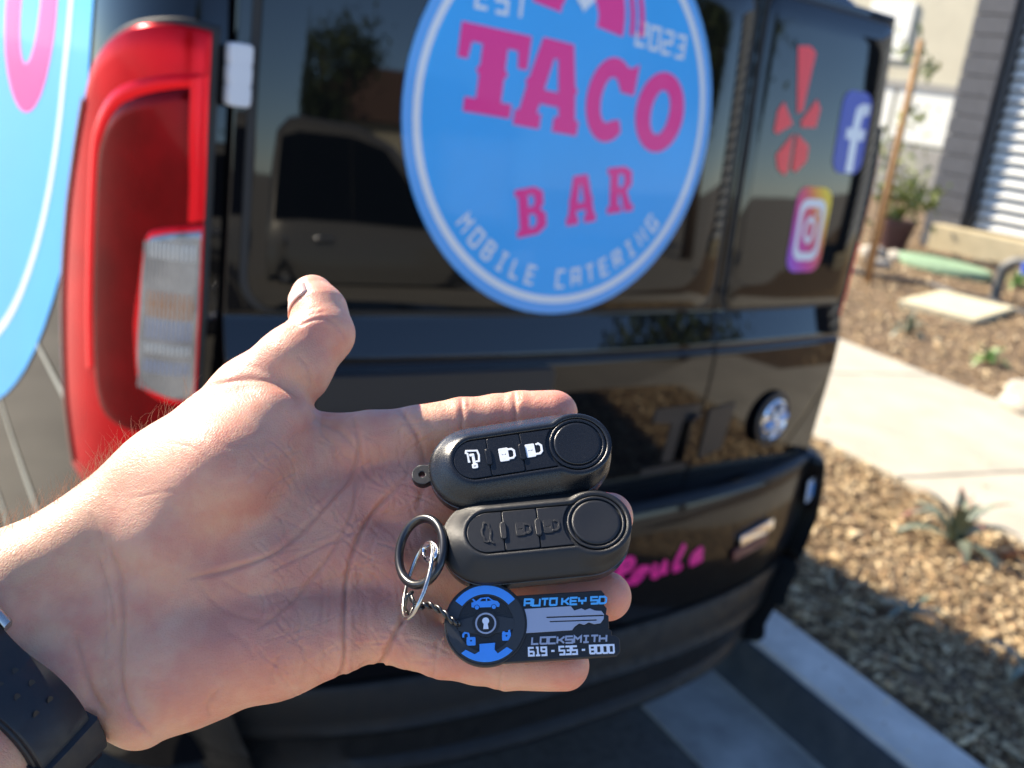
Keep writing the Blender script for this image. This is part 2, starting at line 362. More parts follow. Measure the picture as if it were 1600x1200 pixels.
def grid_patch(name, xs, zs, off, m, roll=0.006, parent=None, rel=True):
    xs = np.asarray(xs); zs = np.asarray(zs); nx, nz = len(xs), len(zs)
    V = []
    for k, z in enumerate(zs):
        for i, x in enumerate(xs):
            e = min(i, nx-1-i, k, nz-1-k)
            d = {0: roll*2.0, 1: roll*0.5, 2: roll*0.12}.get(e, 0.0)
            V.append((x, float(yr(x))-off-(float(relief(z)) if rel else 0)+d, z))
    F = [(k*nx+i, k*nx+i+1, (k+1)*nx+i+1, (k+1)*nx+i) for k in range(nz-1) for i in range(nx-1)]
    return vpart(name, mesh_np(name, V, F, True), m, parent)
def edge_lin(a, b, n, e=0.004):
    return np.concatenate([[a, a+e*0.5, a+e, a+e*1.5], np.linspace(a+e*2, b-e*2, n), [b-e*1.5, b-e, b-e*0.5, b]])
DOORL = grid_patch('rear_door', edge_lin(-0.805, 0.2608, 50, 0.0025), edge_lin(0.765, 1.80, 260), 0.0, M['van_paint'], 0.0035)
DOORR = grid_patch('rear_door', edge_lin(0.2638, 0.752, 26, 0.0025), edge_lin(0.765, 1.80, 260), 0.0, M['van_paint'], 0.0035)
def window(outline, off, name, m, parent, edge=0.003, th=0.004):
    O = np.array(outline); c = O.mean(0); rings = []
    for s, d in ((1.0, th), (1.0, 0.0008), ):
        rings.append((O, d))
    n = len(O); V = []
    def addring(Q, d):
        V.extend([(x, float(yr(x))-off+d, z) for x, z in Q])
    addring(O, th); addring(O, edge*0.4)
    ctr = c
    inn = O+(ctr-O)/np.linalg.norm(ctr-O, axis=1, keepdims=True)*edge
    addring(inn, 0.0)
    for s in (0.85, 0.7, 0.55, 0.4, 0.25, 0.1): addring(ctr+(inn-ctr)*s, 0.0)
    k = len(V)//n; F = []
    for r in range(k-1):
        for i in range(n):
            j = (i+1) % n; F.append((r*n+i, r*n+j, (r+1)*n+j, (r+1)*n+i))
    F.append(tuple(range((k-1)*n, k*n)))
    return vpart(name, smooth_by_angle(mesh_np(name, V, F), 40), m, parent)
def dense(P, step=0.03):
    out = []
    for i in range(len(P)):
        a = np.array(P[i]); b = np.array(P[(i+1) % len(P)]); n = max(1, int(np.linalg.norm(b-a)/step))
        out += [tuple(a+(b-a)*k/n) for k in range(n)]
    return out
wl_ = dense(rrect(-0.772, 1.152, 0.240, 1.775, 0.055, 8)); wr_ = dense(rrect(0.285, 1.148, 0.742, 1.775, 0.03, 6))
grow = lambda P, e: [tuple(np.array(p)+(np.array(p)-np.mean(P, axis=0))/np.linalg.norm(np.array(p)-np.mean(P, axis=0))*e) for p in P]
window(grow(wl_, 0.012), 0.0035, 'window_seal', M['rubber'], DOORL); window(wl_, 0.0065, 'window', M['van_glass'], DOORL)
window(grow(wr_, 0.010), 0.0035, 'window_seal', M['rubber'], DOORR); window(wr_, 0.0065, 'window', M['van_glass'], DOORR)
def surf_map(me, off, rel=True):
    for v in me.vertices:
        x, z, h = v.co.x, v.co.y, v.co.z
        v.co = (x, float(yr(x))-off-(float(relief(z)) if rel else 0)-h, z)
    me.update(); return me
# dark plate panel with its light strip, pull recess at the door split, hinges
me = surf_map(join_meshes([(shape2d([dense(rrect(-0.66, 0.985, -0.195, 1.052, 0.012, 4), 0.04)], 0.006, 0.003), Matrix.Identity(4))]), 0.008); vpart('plate_trim', me, M['trim'], DOORL)
me = surf_map(shape2d([dense(rrect(-0.62, 0.80, -0.24, 0.965, 0.012, 4), 0.04)], 0.003, 0.002), 0.004); vpart('plate_recess', me, M['trim'], DOORL)
def groove(loops, off=0.001): return surf_map(shape2d(loops, 0.0015), off)
vpart('handle_recess', groove([dense([(0.110, 0.945), (0.252, 0.945), (0.252, 0.915), (0.205, 0.910), (0.200, 0.820), (0.165, 0.820), (0.170, 0.910), (0.110, 0.915)], 0.03)]), M['trim'], DOORL)
vpart('handle_recess', groove([dense(rrect(0.11, 0.795, 0.25, 0.812, 0.004, 2), 0.03)]), M['trim'], DOORL)
vpart('handle', surf_map(shape2d([dense(rrect(0.222, 0.818, 0.248, 0.922, 0.01, 3), 0.03)], 0.006, 0.003), 0.006), M['van_paint'], DOORL)
vpart('pull_panel', groove([dense([(0.285, 0.930), (0.372, 0.938), (0.360, 0.83), (0.285, 0.815)], 0.03)], 0.002), M['trim'], DOORR)
for z0, z1 in ((1.452, 1.536),):
    for k in range(3):
        h = (z1-z0)/3
        me = surf_map(shape2d([rrect(-0.818, z0+k*h+0.001, -0.790, z0+(k+1)*h-0.001, 0.004, 3)], 0.008, 0.003), 0.010, False)
        vpart('hinge', smooth_by_angle(me, 40), M['white_plastic'])
me = surf_map(shape2d([rrect(-0.829, 0.90, -0.796, 0.985, 0.004, 3)], 0.008, 0.003), 0.010, False); vpart('hinge', me, M['van_paint'])
# a car wheel's reflection in the small door, modelled as chrome disc and arch
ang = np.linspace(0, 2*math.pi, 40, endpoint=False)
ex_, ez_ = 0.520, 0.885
for nm, profc, mm in (('arch_reflection', [(0.066, 0.0), (0.064, 0.004), (0.055, 0.005), (0.053, 0.001)], M['trim']), ('wheel_reflection', [(0.050, 0.0), (0.050, 0.006), (0.044, 0.010), (0.039, 0.006), (0.018, 0.008), (0.010, 0.014), (0.002, 0.016)], M['chrome'])):
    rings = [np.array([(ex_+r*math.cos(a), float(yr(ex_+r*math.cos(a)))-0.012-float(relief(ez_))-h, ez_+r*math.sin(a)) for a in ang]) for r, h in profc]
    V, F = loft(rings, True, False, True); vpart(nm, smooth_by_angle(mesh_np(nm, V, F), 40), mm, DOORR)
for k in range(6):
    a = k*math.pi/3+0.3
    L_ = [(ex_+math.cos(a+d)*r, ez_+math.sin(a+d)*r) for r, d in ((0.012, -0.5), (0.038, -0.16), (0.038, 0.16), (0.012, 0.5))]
    vpart('spoke_reflection', surf_map(shape2d([L_], 0.003, 0.001), 0.024), M['white_plastic'] if k % 3 else M['vinyl_lightblue'], DOORR)
# side panels of the rear: body corner strip between lamp and door is the body itself
# ---- tail lamps, wrapped round the corners: outlines in (distance round the corner, height)
cor = [(x, float(yr(x))) for x in np.linspace(-0.60, -0.84, 40)]+[(-0.84-0.11*math.sin(t*math.pi/2), 0.03+0.22*(1-math.cos(t*math.pi/2))) for t in np.linspace(0, 1, 60)[1:]]+[(-0.95, y) for y in np.linspace(0.25, 0.9, 40)[1:]]
cor = np.array(cor); cl = np.r_[0, np.cumsum(np.hypot(*np.diff(cor, axis=0).T))]; cl -= np.interp(0.832, -cor[:40, 0], cl[:40])
def corner_pt(s, off):
    x = np.interp(s, cl, cor[:, 0]); y = np.interp(s, cl, cor[:, 1]); e = 0.004
    tx = np.interp(s+e, cl, cor[:, 0])-np.interp(s-e, cl, cor[:, 0]); ty = np.interp(s+e, cl, cor[:, 1])-np.interp(s-e, cl, cor[:, 1])
    n = np.array((-ty, tx)) ; n = n/np.hypot(*n)      # points away from the body
    if n[0] > 0.2 or n[1] > 0.2: n = -n
    return x+n[0]*off, y+n[1]*off
def lamp_panel(name, poly, off, m, parent, th=0.006, edge=0.004, side=-1, step=0.012, rnd=0.003):
    O = np.array(dense(poly, step)); c = O.mean(0); n = len(O); V = []
    def add(Q, o):
        for s, z in Q:
            x, y = corner_pt(s+(0.10 if side > 0 else 0), o)
            V.append((x if side < 0 else 2*X0-x, y, z))
    inn = O+(c-O)/np.linalg.norm(c-O, axis=1, keepdims=True)*edge
    add(O, off-th); add(O, off-rnd); add(O+(inn-O)*0.4, off-rnd*0.25); add(inn, off)
    for s in (0.93, 0.85, 0.75, 0.65, 0.55, 0.45, 0.35, 0.25, 0.15, 0.05): add(c+(inn-c)*s, off)
    k = len(V)//n; F = []
    for r in range(k-1):
        for i in range(n):
            j = (i+1) % n; F.append((r*n+i, r*n+j, (r+1)*n+j, (r+1)*n+i))
    F.append(tuple(range((k-1)*n, k*n)))
    return vpart(name, smooth_by_angle(mesh_np(name, V, F), 45), m, parent)
def lamp_band(name, inner, outer, off, m, parent, side=-1, h=0.0018):
    """a raised strip between two open lines in (s, z)"""
    A = np.array(inner); B = np.array(outer); V = []
    for k, f in enumerate((0.0, 0.0, 0.5, 1.0, 1.0)):
        o = off+(0 if k in (0, 4) else h*(1.0 if k == 2 else 0.8))
        for a, b in zip(A, B):
            s, z = a+(b-a)*(f if k not in (1, 3) else (0.08 if k == 1 else 0.92)); x, y = corner_pt(s+(0.10 if side > 0 else 0), o)
            V.append((x if side < 0 else 2*X0-x, y, z))
    n = len(A); F = [(r*n+i, r*n+i+1, (r+1)*n+i+1, (r+1)*n+i) for r in range(4) for i in range(n-1)]
    return vpart(name, smooth_by_angle(mesh_np(name, V, F), 60), m, parent)
M['lens_red'] = mat('lens_red', (0.60, 0.002, 0.008), 0.20, metal=0.65, spec=0.2, coat=0.10, coat_rough=0.01, var=0.15, vscale=10)
M['lens_dark'] = mat('lens_dark', (0.15, 0.0006, 0.003), 0.16, metal=0.7, spec=0.10, coat=0.12, coat_rough=0.02, var=0.25, vscale=12)
M['lens_bright'] = mat('lens_bright', (0.90, 0.003, 0.012), 0.2, metal=0.4, spec=0.2, coat=0.12, coat_rough=0.01)
M['lens_clear'] = mat('lens_clear', (0.42, 0.43, 0.44), 0.16, metal=0.55, coat=1.0, coat_rough=0.03, c2=(0.20, 0.21, 0.23), vscale=14)
M['lens_amber'] = mat('lens_amber', (0.42, 0.16, 0.05), 0.3, coat=0.5); M['panel_white_'] = mat('lens_white', (0.62, 0.62, 0.58), 0.3, coat=0.5); M['lens_blue'] = mat('lens_blue', (0.22, 0.28, 0.42), 0.3, coat=0.5)
OUT = spline([(-0.004, 1.556), (0.054, 1.560), (0.132, 1.543), (0.196, 1.505), (0.232, 1.452), (0.275, 1.35), (0.318, 1.242), (0.335, 1.114), (0.305, 0.961), (0.243, 0.833)], 5)+[(0.15, 0.80), (0.05, 0.80), (-0.004, 0.815)]
def shrink(P, e):
    P = np.array(P); c = P.mean(0); return [tuple(p+(c-p)/np.linalg.norm(c-p)*e) for p in P]
for side in (-1, 1):
    LAMP = lamp_panel('tail_lamp', OUT, 0.004, M['rubber'], None, 0.012, 0.004, side)
    lamp_panel('red_lens', [(max(s_, 0.010), z_) for s_, z_ in shrink(OUT, 0.011)], 0.010, M['lens_red'], LAMP, 0.008, 0.006, side)
    INN = spline([(0.014, 1.292), (0.016, 1.38), (0.023, 1.466), (0.08, 1.455), (0.138, 1.428), (0.172, 1.384), (0.186, 1.330), (0.190, 1.15), (0.168, 0.99), (0.12, 0.952), (0.06, 0.955), (0.014, 0.975), (0.012, 1.10)], 4)
    lamp_panel('inner_lens', INN, 0.0125, M['lens_dark'], LAMP, 0.004, 0.004, side)
    arch_i = spline([(0.022, 1.470), (0.08, 1.455), (0.139, 1.428), (0.174, 1.384), (0.188, 1.330), (0.192, 1.15), (0.180, 1.03)], 6)
    arch_o = spline([(0.022, 1.490), (0.08, 1.477), (0.152, 1.446), (0.194, 1.396), (0.208, 1.340), (0.212, 1.15), (0.200, 1.02)], 6)
    lamp_band('light_guide', arch_i, arch_o, 0.011, M['lens_bright'], LAMP, side)
    lamp_band('light_guide', [(0.013, 1.488), (0.012, 1.40), (0.011, 1.33), (0.011, 1.285)], [(0.034, 1.480), (0.033, 1.40), (0.030, 1.33), (0.030, 1.280)], 0.0128, M['lens_bright'], LAMP, side)
    lamp_band('light_guide', spline([(0.226, 1.42), (0.258, 1.33), (0.285, 1.235), (0.296, 1.11), (0.272, 0.965), (0.225, 0.86)], 5), spline([(0.238, 1.432), (0.274, 1.335), (0.306, 1.238), (0.320, 1.11), (0.292, 0.962), (0.238, 0.85)], 5), 0.011, M['lens_dark'], LAMP, side)
    CLR = spline([(0.014, 1.270), (0.062, 1.258), (0.084, 1.236), (0.090, 1.141), (0.089, 1.063), (0.078, 1.032), (0.046, 1.014), (0.012, 1.010)], 4)
    lamp_panel('lens_border', shrink(CLR, -0.010), 0.0135, M['lens_bright'], LAMP, 0.005, 0.003, side)
    RV = lamp_panel('reverse_lens', CLR, 0.0155, M['lens_clear'], LAMP, 0.004, 0.003, side)
    for zc, hz, mm in ((1.155, 0.020, 'lens_amber'), (1.118, 0.016, 'lens_blue'), (1.088, 0.008, 'panel_white_'), (1.060, 0.010, 'lens_blue'), (1.235, 0.012, 'panel_white_')):
        lamp_band('bulb_band', [(s_, zc-hz) for s_ in np.linspace(0.020, 0.080, 6)], [(s_, zc+hz) for s_ in np.linspace(0.020, 0.080, 6)], 0.0157, M[mm], LAMP, side, 0.0006)
    for k in range(13):                              # moulded ribs of the clear lens
        s = 0.018+k*0.0053
        za = 1.262-0.28*max(0, s-0.02)*1.0-(0.02 if s > 0.09 else 0); zb = 1.018+(0.20*max(0, s-0.05))
        lamp_band('rib', [(s, z) for z in np.linspace(zb, za, 5)], [(s+0.0034, z) for z in np.linspace(zb, za, 5)], 0.0155, M['lens_clear'], LAMP, side, 0.0012)
# ---- bumper: painted upper half, grained lower half
bx = np.concatenate([np.linspace(-0.8, 0.8, 49)]); 
def bumper_plan(off, tuck=0.0):
    P = []
    for y in (0.62, 0.5, 0.4, 0.32): P.append((X0-0.905-0.02*off, y))
    for a in np.linspace(math.pi/2, 0, 18)[:-1]:
        k = math.cos(a)**1.0; o = off*(0.10+0.90*k)
        nx_, ny_ = -math.sin(a), -math.cos(a)
        P.append((X0-0.8-0.11*math.sin(a)+nx_*off*0.12, 0.03+0.22*(1-math.cos(a))+ny_*o))
    for x in np.linspace(-0.8, 0.8, 49): P.append((X0+x, float(yr(X0+x))-off*(0.55+0.45*(1-(x/0.8)**4)) if abs(x) > 0.0 else float(yr(X0))-off))
    Q = [(2*X0-x, y) for x, y in P[:21]][::-1]
    return [(X0+(x-X0)*(1-tuck), y+tuck*0.25*abs((x-X0)/0.9)**3) for x, y in P+Q]
def bumper_loft(name, prof, m):
    V, F = loft([np.array([(x, y, z) for x, y in bumper_plan(o, 0.030+0.62*max(0.0, 0.66-z)**1.3)]) for o, z in prof], False)
    return vpart(name, smooth_by_angle(mesh_np(name, V, F), 38), m)
bumper_loft('bumper_cover', [(-0.02, 0.770), (0.03, 0.769), (0.064, 0.764), (0.074, 0.757), (0.080, 0.745), (0.086, 0.70), (0.096, 0.62), (0.103, 0.54), (0.104, 0.515), (0.09, 0.508)], M['bumper_top'])
bumper_loft('lower_bumper', [(0.09, 0.508), (0.106, 0.505), (0.114, 0.495), (0.118, 0.44), (0.124, 0.425), (0.130, 0.415), (0.126, 0.404), (0.110, 0.396), (0.112, 0.345), (0.122, 0.335), (0.128, 0.322), (0.120, 0.308), (0.08, 0.290), (0.0, 0.285)], M['bumper'])
def bump_map(me, z_off):
    for v in me.vertices:
        x, z, h = v.co.x, v.co.y, v.co.z
        o = float(np.interp(z, (0.515, 0.54, 0.62, 0.70, 0.745), (0.104, 0.103, 0.096, 0.086, 0.080)))
        a = (x-X0)/0.8
        y = float(yr(x))-o*(0.55+0.45*(1-min(1, abs(a))**4)) if abs(a) <= 1 else float(yr(x))-o*0.5
        v.co = (x, y-z_off-h, z)
    me.update(); return me
RF = vpart('reddish_reflection', bump_map(shape2d([dense([(0.38, 0.592), (0.51, 0.607), (0.51, 0.629), (0.38, 0.614)], 0.02)], 0.003, 0.001), 0.003), mat('reddish_reflection_dull', (0.16, 0.05, 0.045), 0.35))  # reddish mirror image on the bumper, modelled as a solid strip
vpart('pale_reflection', bump_map(shape2d([dense([(0.40, 0.622), (0.53, 0.637), (0.53, 0.660), (0.40, 0.644)], 0.02)], 0.003, 0.001), 0.003), M['chrome'])  # pale mirror image above it, likewise a solid strip
me = shape2d([rrect(0.70, 0.660, 0.775, 0.715, 0.004, 2)], 0.0006); vpart('sticker', bump_map(me, 0.002), M['vinyl_white'])
me = shape2d([rrect(0.722, 0.672, 0.752, 0.704, 0.002, 2)], 0.0006); vpart('sticker', bump_map(me, 0.0036), M['vinyl_lightblue'])
# magenta script along the bumper
SCR = {'d': [(.6, .5), (.3, .55), (.05, .3), (.2, 0), (.5, .1), (.7, 1.1), (.62, .1), (.9, 0.1)], 'R': [(0, 0), (.25, 1), (.0, .95), (.6, 1.05), (.75, .75), (.3, .5), (.8, 0), (1.0, .1)], 'o': [(.4, .5), (.1, .3), (.2, 0), (.5, .1), (.5, .4), (.3, .5), (.8, .4)],
       'u': [(.1, .5), (.1, .1), (.4, 0), (.6, .5), (.6, .1), (.85, .1)], 't': [(.3, 1), (.2, .1), (.45, 0), (.6, .1)], 'e': [(.1, .25), (.5, .35), (.4, .55), (.1, .3), (.2, 0), (.7, .15)]}
adv = 0.0
for ch in 'd Route':
    items = []
    if ch == ' ': adv += 0.02; continue
    pts = spline([(-0.10+adv+px*0.060+py*0.025, 0.600+adv*0.04+py*0.050) for px, py in SCR[ch]], 4)
    for i in range(len(pts)-1):
        items.append((shape2d(stroke([pts[i], tuple(np.array(pts[i+1])+(np.array(pts[i+1])-np.array(pts[i]))*0.15)], 0.014), 0.0003), Matrix.Translation((0, 0, 0.0002*(len(items) % 5)))))
    vpart('script_letter', bump_map(join_meshes(items), 0.002), M['vinyl_magenta']); adv += 0.060
# ---- logo stickers; shapes in units of the disc's radius
LT = {'T': ([(0, 1), (1, 1), (1, .60), (.86, .60), (.83, .80), (.68, .80), (.68, .56), (.73, .5), (.68, .44), (.68, .17), (.84, .17), (.84, 0), (.16, 0), (.16, .17), (.32, .17), (.32, .44), (.27, .5), (.32, .56), (.32, .80), (.17, .80), (.14, .60), (0, .60)],),
      'A': ([(.26, 1), (.74, 1), (.86, .55), (.91, .5), (.88, .45), (.94, .17), (1, .17), (1, 0), (.60, 0), (.60, .17), (.67, .17), (.645, .28), (.355, .28), (.33, .17), (.40, .17), (.40, 0), (0, 0), (0, .17), (.06, .17), (.12, .45), (.09, .5), (.14, .55)], [(.39, .44), (.61, .44), (.53, .80), (.47, .80)]),
      'B': ([(0, 1), (.65, 1), (.92, .88), (.92, .62), (.80, .52), (.98, .40), (.98, .14), (.7, 0), (0, 0), (0, .15), (.10, .15), (.10, .85), (0, .85)], [(.42, .60), (.42, .84), (.56, .84), (.62, .78), (.62, .66), (.56, .60)], [(.42, .16), (.42, .44), (.58, .44), (.66, .36), (.66, .24), (.58, .16)]),
      'R': ([(0, 1), (.65, 1), (.92, .88), (.92, .58), (.74, .46), (.90, .15), (1, .15), (1, 0), (.66, 0), (.50, .40), (.42, .40), (.42, .15), (.54, .15), (.54, 0), (0, 0), (0, .15), (.10, .15), (.10, .85), (0, .85)], [(.42, .56), (.42, .84), (.56, .84), (.62, .78), (.62, .62), (.56, .56)])}
_o = lambda r, ry, a0, a1, n=22: [(.5+r*math.cos(R(a)), .5+ry*math.sin(R(a))) for a in np.linspace(a0, a1, n)]
LT['C'] = (_o(.5, .5, 58, 302)+[(.86, .16), (.78, .30)]+_o(.19, .27, 300, 62)+[(.70, .62), (1, .62), (1, 1), (.86, .93)],)
LT['O'] = (_o(.5, .5, 0, 350, 30), _o(.19, .28, 0, 340, 20))
def place(L, x0, x1, y0, y1, rot=0.0):
    cx, cy = (x0+x1)/2, (y0+y1)/2; c, s = math.cos(R(rot)), math.sin(R(rot)); out = []
    for lp in L:
        Q = []
        for px, py in lp:
            x, y = (px-0.5)*(x1-x0), (py-0.5)*(y1-y0); Q.append((cx+x*c-y*s, cy+x*s+y*c))
        out.append(Q)
    return out
def logo(root_name, mapper, rad, parts_parent, full=True):
    """mapper(me, lift) puts a flat mesh (disc units) on the bodywork"""
    def disc_mesh(r0, r1, nr=8, n=72):
        rings = [np.array([(r*math.cos(a), r*math.sin(a), 0) for a in np.linspace(0, 2*math.pi, n, endpoint=False)]) for r in np.linspace(max(r0, 0.001), r1, nr)]
        V, F = loft(rings, True, r0 == 0, False); return mesh_np('disc', V, F, True)
    base = vpart(root_name, mapper(disc_mesh(0, 1.0, 14), 1), M['vinyl_blue'])
    vpart('white_ring', mapper(disc_mesh(*((0.905, 0.945, 3) if full else (0.845, 0.868, 3))), 2), M['vinyl_white'], base)
    if full: vpart('pale_border', mapper(disc_mesh(0.955, 0.998, 3), 2), M['vinyl_lightblue'], base)
    dy = 0.0 if full else -0.12
    def p(name, loops, m, lift=2.0): return vpart(name, mapper(shape2d(loops, 0.0), lift), m, base)
    for ch, b, r_ in (('T', (-.735, -.335, -.035, .36), -2), ('A', (-.375, .03, -.075, .355), -3), ('C', (.055, .375, -.10, .325), -5), ('O', (.405, .77, -.125, .295), -7)):
        p('letter', place(LT[ch], b[0], b[1], b[2]+dy, b[3]+dy, r_), M['vinyl_magenta'])
    for ch, b, r_ in () if not full else (('B', (-.31, -.12, -.595, -.355), 12), ('A', (0.0, .20, -.525, -.275), 10), ('R', (.275, .465, -.455, -.215), 8)):
        p('letter', place(LT[ch], *b, r_), M['vinyl_magenta'])
    # small condensed lettering round the lower rim and the date
    def arc_text(txt, rr, a_mid, step, h, w, wt, flip):
        n = len(txt)
        for i, ch in enumerate(txt):
            if ch == ' ': continue
            a = a_mid+(i-(n-1)/2)*step*(1 if not flip else -1)
            items = []
            for k, s in enumerate(GL[ch]):
                st = stroke([((px/0.8-0.5)*w, (py-0.5)*h) for px, py in s], wt)
                th = (a-90) if flip else (a+90)
                c, s_ = math.cos(R(th)), math.sin(R(th))
                items.append((shape2d([[(rr*math.cos(R(a))+x*c-y*s_, rr*math.sin(R(a))+x*s_+y*c) for x, y in lp] for lp in st]), Matrix.Translation((0, 0, 0.0003*k))))
            vpart('letter', mapper(join_meshes(items), 2.0), M['vinyl_white'], base)
    if full: arc_text('MOBILE CATERING', 0.815, -88, 7.1, 0.085, 0.050, 0.016, False)
    for txt, x0, y0, dx, dy in ((('2023', 0.345, 0.405, 0.098, -0.008), ('EST', -0.66, 0.44, 0.11, -0.006)) if full else ()):
        for i, ch in enumerate(txt):
            items = [(shape2d(stroke([(x0+i*dx+px/0.8*0.062, y0+i*dy+py*0.105) for px, py in s], 0.019)), Matrix.Translation((0, 0, 0.0003*k))) for k, s in enumerate(GL[ch])]
            vpart('letter', mapper(join_meshes(items), 2.0), M['vinyl_white'], base)
    if full:                                         # taco and a heart above the name
        tc = [(0.30*math.cos(R(a)), 0.47+0.34*math.sin(R(a))) for a in np.linspace(0, 180, 24)]
        p('taco_mark', [[(x*math.cos(R(-8))-(y-.47)*math.sin(R(-8))-0.05, .47+x*math.sin(R(-8))+(y-.47)*math.cos(R(-8))) for x, y in tc]], M['vinyl_magenta'])
        for dx in (0.055, 0.12):
            oa = [(dx+0.02+0.25*math.cos(R(a)), 0.455+0.34*math.sin(R(a))) for a in np.linspace(-2, 80, 14)]
            ob = [(dx-0.015+0.25*math.cos(R(a)), 0.455+0.34*math.sin(R(a))) for a in np.linspace(80, -2, 14)]
            p('taco_mark', [oa+ob], M['vinyl_magenta'])
        hh = [(0.042*16*math.sin(t)**3/16, 0.042*(13*math.cos(t)-5*math.cos(2*t)-2*math.cos(3*t)-math.cos(4*t))/16) for t in np.linspace(0, 2*math.pi, 30, endpoint=False)]
        p('heart_mark', [[(x*1.6-0.03, y*1.6+0.575) for x, y in hh]], M['vinyl_white'], 3.2)
    return base
LC = (-0.193, 1.493); LR = 0.347
def rear_mapper(me, lift):
    for v in me.vertices:
        x, z = LC[0]+v.co.x*LR, LC[1]+v.co.y*LR
        v.co = (x, float(yr(x))-0.0065-0.0007*lift-v.co.z*0.3, z)
    me.update(); return me
logo('logo_sticker', rear_mapper, LR, van)
SCN = (1.13, 1.58); SR_ = 0.885
def side_mapper(me, lift):
    bm = bmesh.new(); bm.from_mesh(me)
    for pl in (((0, (1.74-SCN[1])/SR_, 0), (0, 1, 0)), (((SCN[0]-0.262)/SR_, 0, 0), (1, 0, 0))):
        bmesh.ops.bisect_plane(bm, geom=bm.verts[:]+bm.edges[:]+bm.faces[:], plane_co=pl[0], plane_no=pl[1], clear_outer=True)
    for v in bm.verts:
        y, z = SCN[0]-v.co.x*SR_, SCN[1]+v.co.y*SR_
        ins = float(np.interp(z, (0.8, 1.1, 1.45, 1.62, 1.74), (DEEP, DEEP, DEEP+0.004, DEEP+0.012, DEEP+0.03)))
        v.co = (X0-(0.91-ins)-0.0016-0.0006*lift-v.co.z*0.3, y, z)
    bm.to_mesh(me); bm.free(); return me
logo('side_sticker', side_mapper, SR_, van, False)
M['pale_curve_mat'] = mat('pale_curve_mat', (0.30, 0.32, 0.28), 0.35, coat=0.5)
# pale tapered curves under the side sticker
for pts, w in (([(0.80, 1.06), (0.60, 1.00), (0.44, 0.955), (0.30, 0.915), (0.20, 0.88), (0.10, 0.82)], 0.022), ([(0.85, 0.86), (0.70, 0.77), (0.58, 0.71), (0.456, 0.655), (0.36, 0.60)], 0.024), ([(0.85, 0.62), (0.7, 0.57), (0.55, 0.50)], 0.02)):
    sp = spline(pts, 6); n = len(sp)
    L_, R2 = [], []
    for i, (y, z) in enumerate(sp):
        ww = w*(0.25+0.75*i/n); L_.append((y, z+ww/2)); R2.append((y, z-ww/2))
    V = []
    for (y, z) in L_+R2:
        t = min(1.0, max(0.0, 0.25-y)/0.22); xx = X0-0.8-0.11*math.sqrt(max(0, 1-t*t)) if y < 0.25 else X0-0.91
        V.append((X0+(xx-X0)*(1-(DEEP-0.001)/0.91)-0.0008, y, z))
    vpart('pale_curve', mesh_np('pale_curve', V, [(i, i+1, n+i+1, n+i) for i in range(n-1)], True), M['pale_curve_mat'])
# small marks on the right window
def win_mark(name, loops, m, lift=1.0, parent=None):
    me = shape2d(loops, 0.0004)
    for v in me.vertices:
        x, z, h = v.co.x, v.co.y, v.co.z; v.co = (x, float(yr(x))-0.0068-0.0008*lift-h, z)
    me.update(); return vpart(name, me, m, parent)
cx_, cz_ = 0.438, 1.535
pet = [[(-0.042, 0.155), (0.0, 0.160), (0.026, 0.150), (0.012, 0.030), (-0.006, 0.022)], [(0.012, 0.008), (0.058, 0.058), (0.076, 0.040), (0.070, 0.000), (0.018, -0.004)],
       [(0.006, -0.018), (0.056, -0.040), (0.058, -0.072), (0.022, -0.098), (0.006, -0.090)], [(-0.008, -0.018), (-0.058, -0.066), (-0.044, -0.094), (-0.016, -0.106), (-0.006, -0.094)], [(-0.016, 0.0), (-0.060, 0.042), (-0.076, 0.022), (-0.078, -0.018), (-0.066, -0.024)]]
for L_ in pet: win_mark('red_petal_mark', [dense([(cx_+x, cz_+z) for x, z in L_], 0.02)], M['vinyl_red'])
fb = win_mark('blue_tile_mark', [dense(rrect(0.588, 1.445, 0.698, 1.625, 0.032, 6), 0.02)], M['vinyl_navy'])
fx, fz = 0.650, 1.452
win_mark('letter_mark', [dense([(fx-0.012, fz-0.004), (fx+0.014, fz-0.004), (fx+0.014, fz+0.068), (fx+0.036, fz+0.068), (fx+0.038, fz+0.092), (fx+0.014, fz+0.092), (fx+0.015, fz+0.112), (fx+0.022, fz+0.124), (fx+0.040, fz+0.124), (fx+0.040, fz+0.148), (fx+0.012, fz+0.148), (fx-0.008, fz+0.138), (fx-0.012, fz+0.116), (fx-0.012, fz+0.092), (fx-0.032, fz+0.092), (fx-0.032, fz+0.068), (fx-0.012, fz+0.068)], 0.02)], M['vinyl_white'], 2.2, fb)
mg = bpy.data.materials.new('vinyl_gradient'); mg.use_nodes = True
N_ = mg.node_tree.nodes; L__ = mg.node_tree.links
tcn = N_.new('ShaderNodeTexCoord'); sxyz = N_.new('ShaderNodeSeparateXYZ'); L__.new(tcn.outputs['Object'], sxyz.inputs[0])
mth = N_.new('ShaderNodeMath'); mth.operation = 'MULTIPLY_ADD'; L__.new(sxyz.outputs['Z'], mth.inputs[0]); mth.inputs[1].default_value = 3.2; mth.inputs[2].default_value = -1.22*3.2-0.75
ad = N_.new('ShaderNodeMath'); ad.operation = 'MULTIPLY_ADD'; L__.new(sxyz.outputs['X'], ad.inputs[0]); ad.inputs[1].default_value = 5.0; ad.inputs[2].default_value = -0.485*5.0+0.65
sm_ = N_.new('ShaderNodeMath'); sm_.operation = 'ADD'; L__.new(mth.outputs[0], sm_.inputs[0]); L__.new(ad.outputs[0], sm_.inputs[1])
rp = N_.new('ShaderNodeValToRGB'); L__.new(sm_.outputs[0], rp.inputs[0])
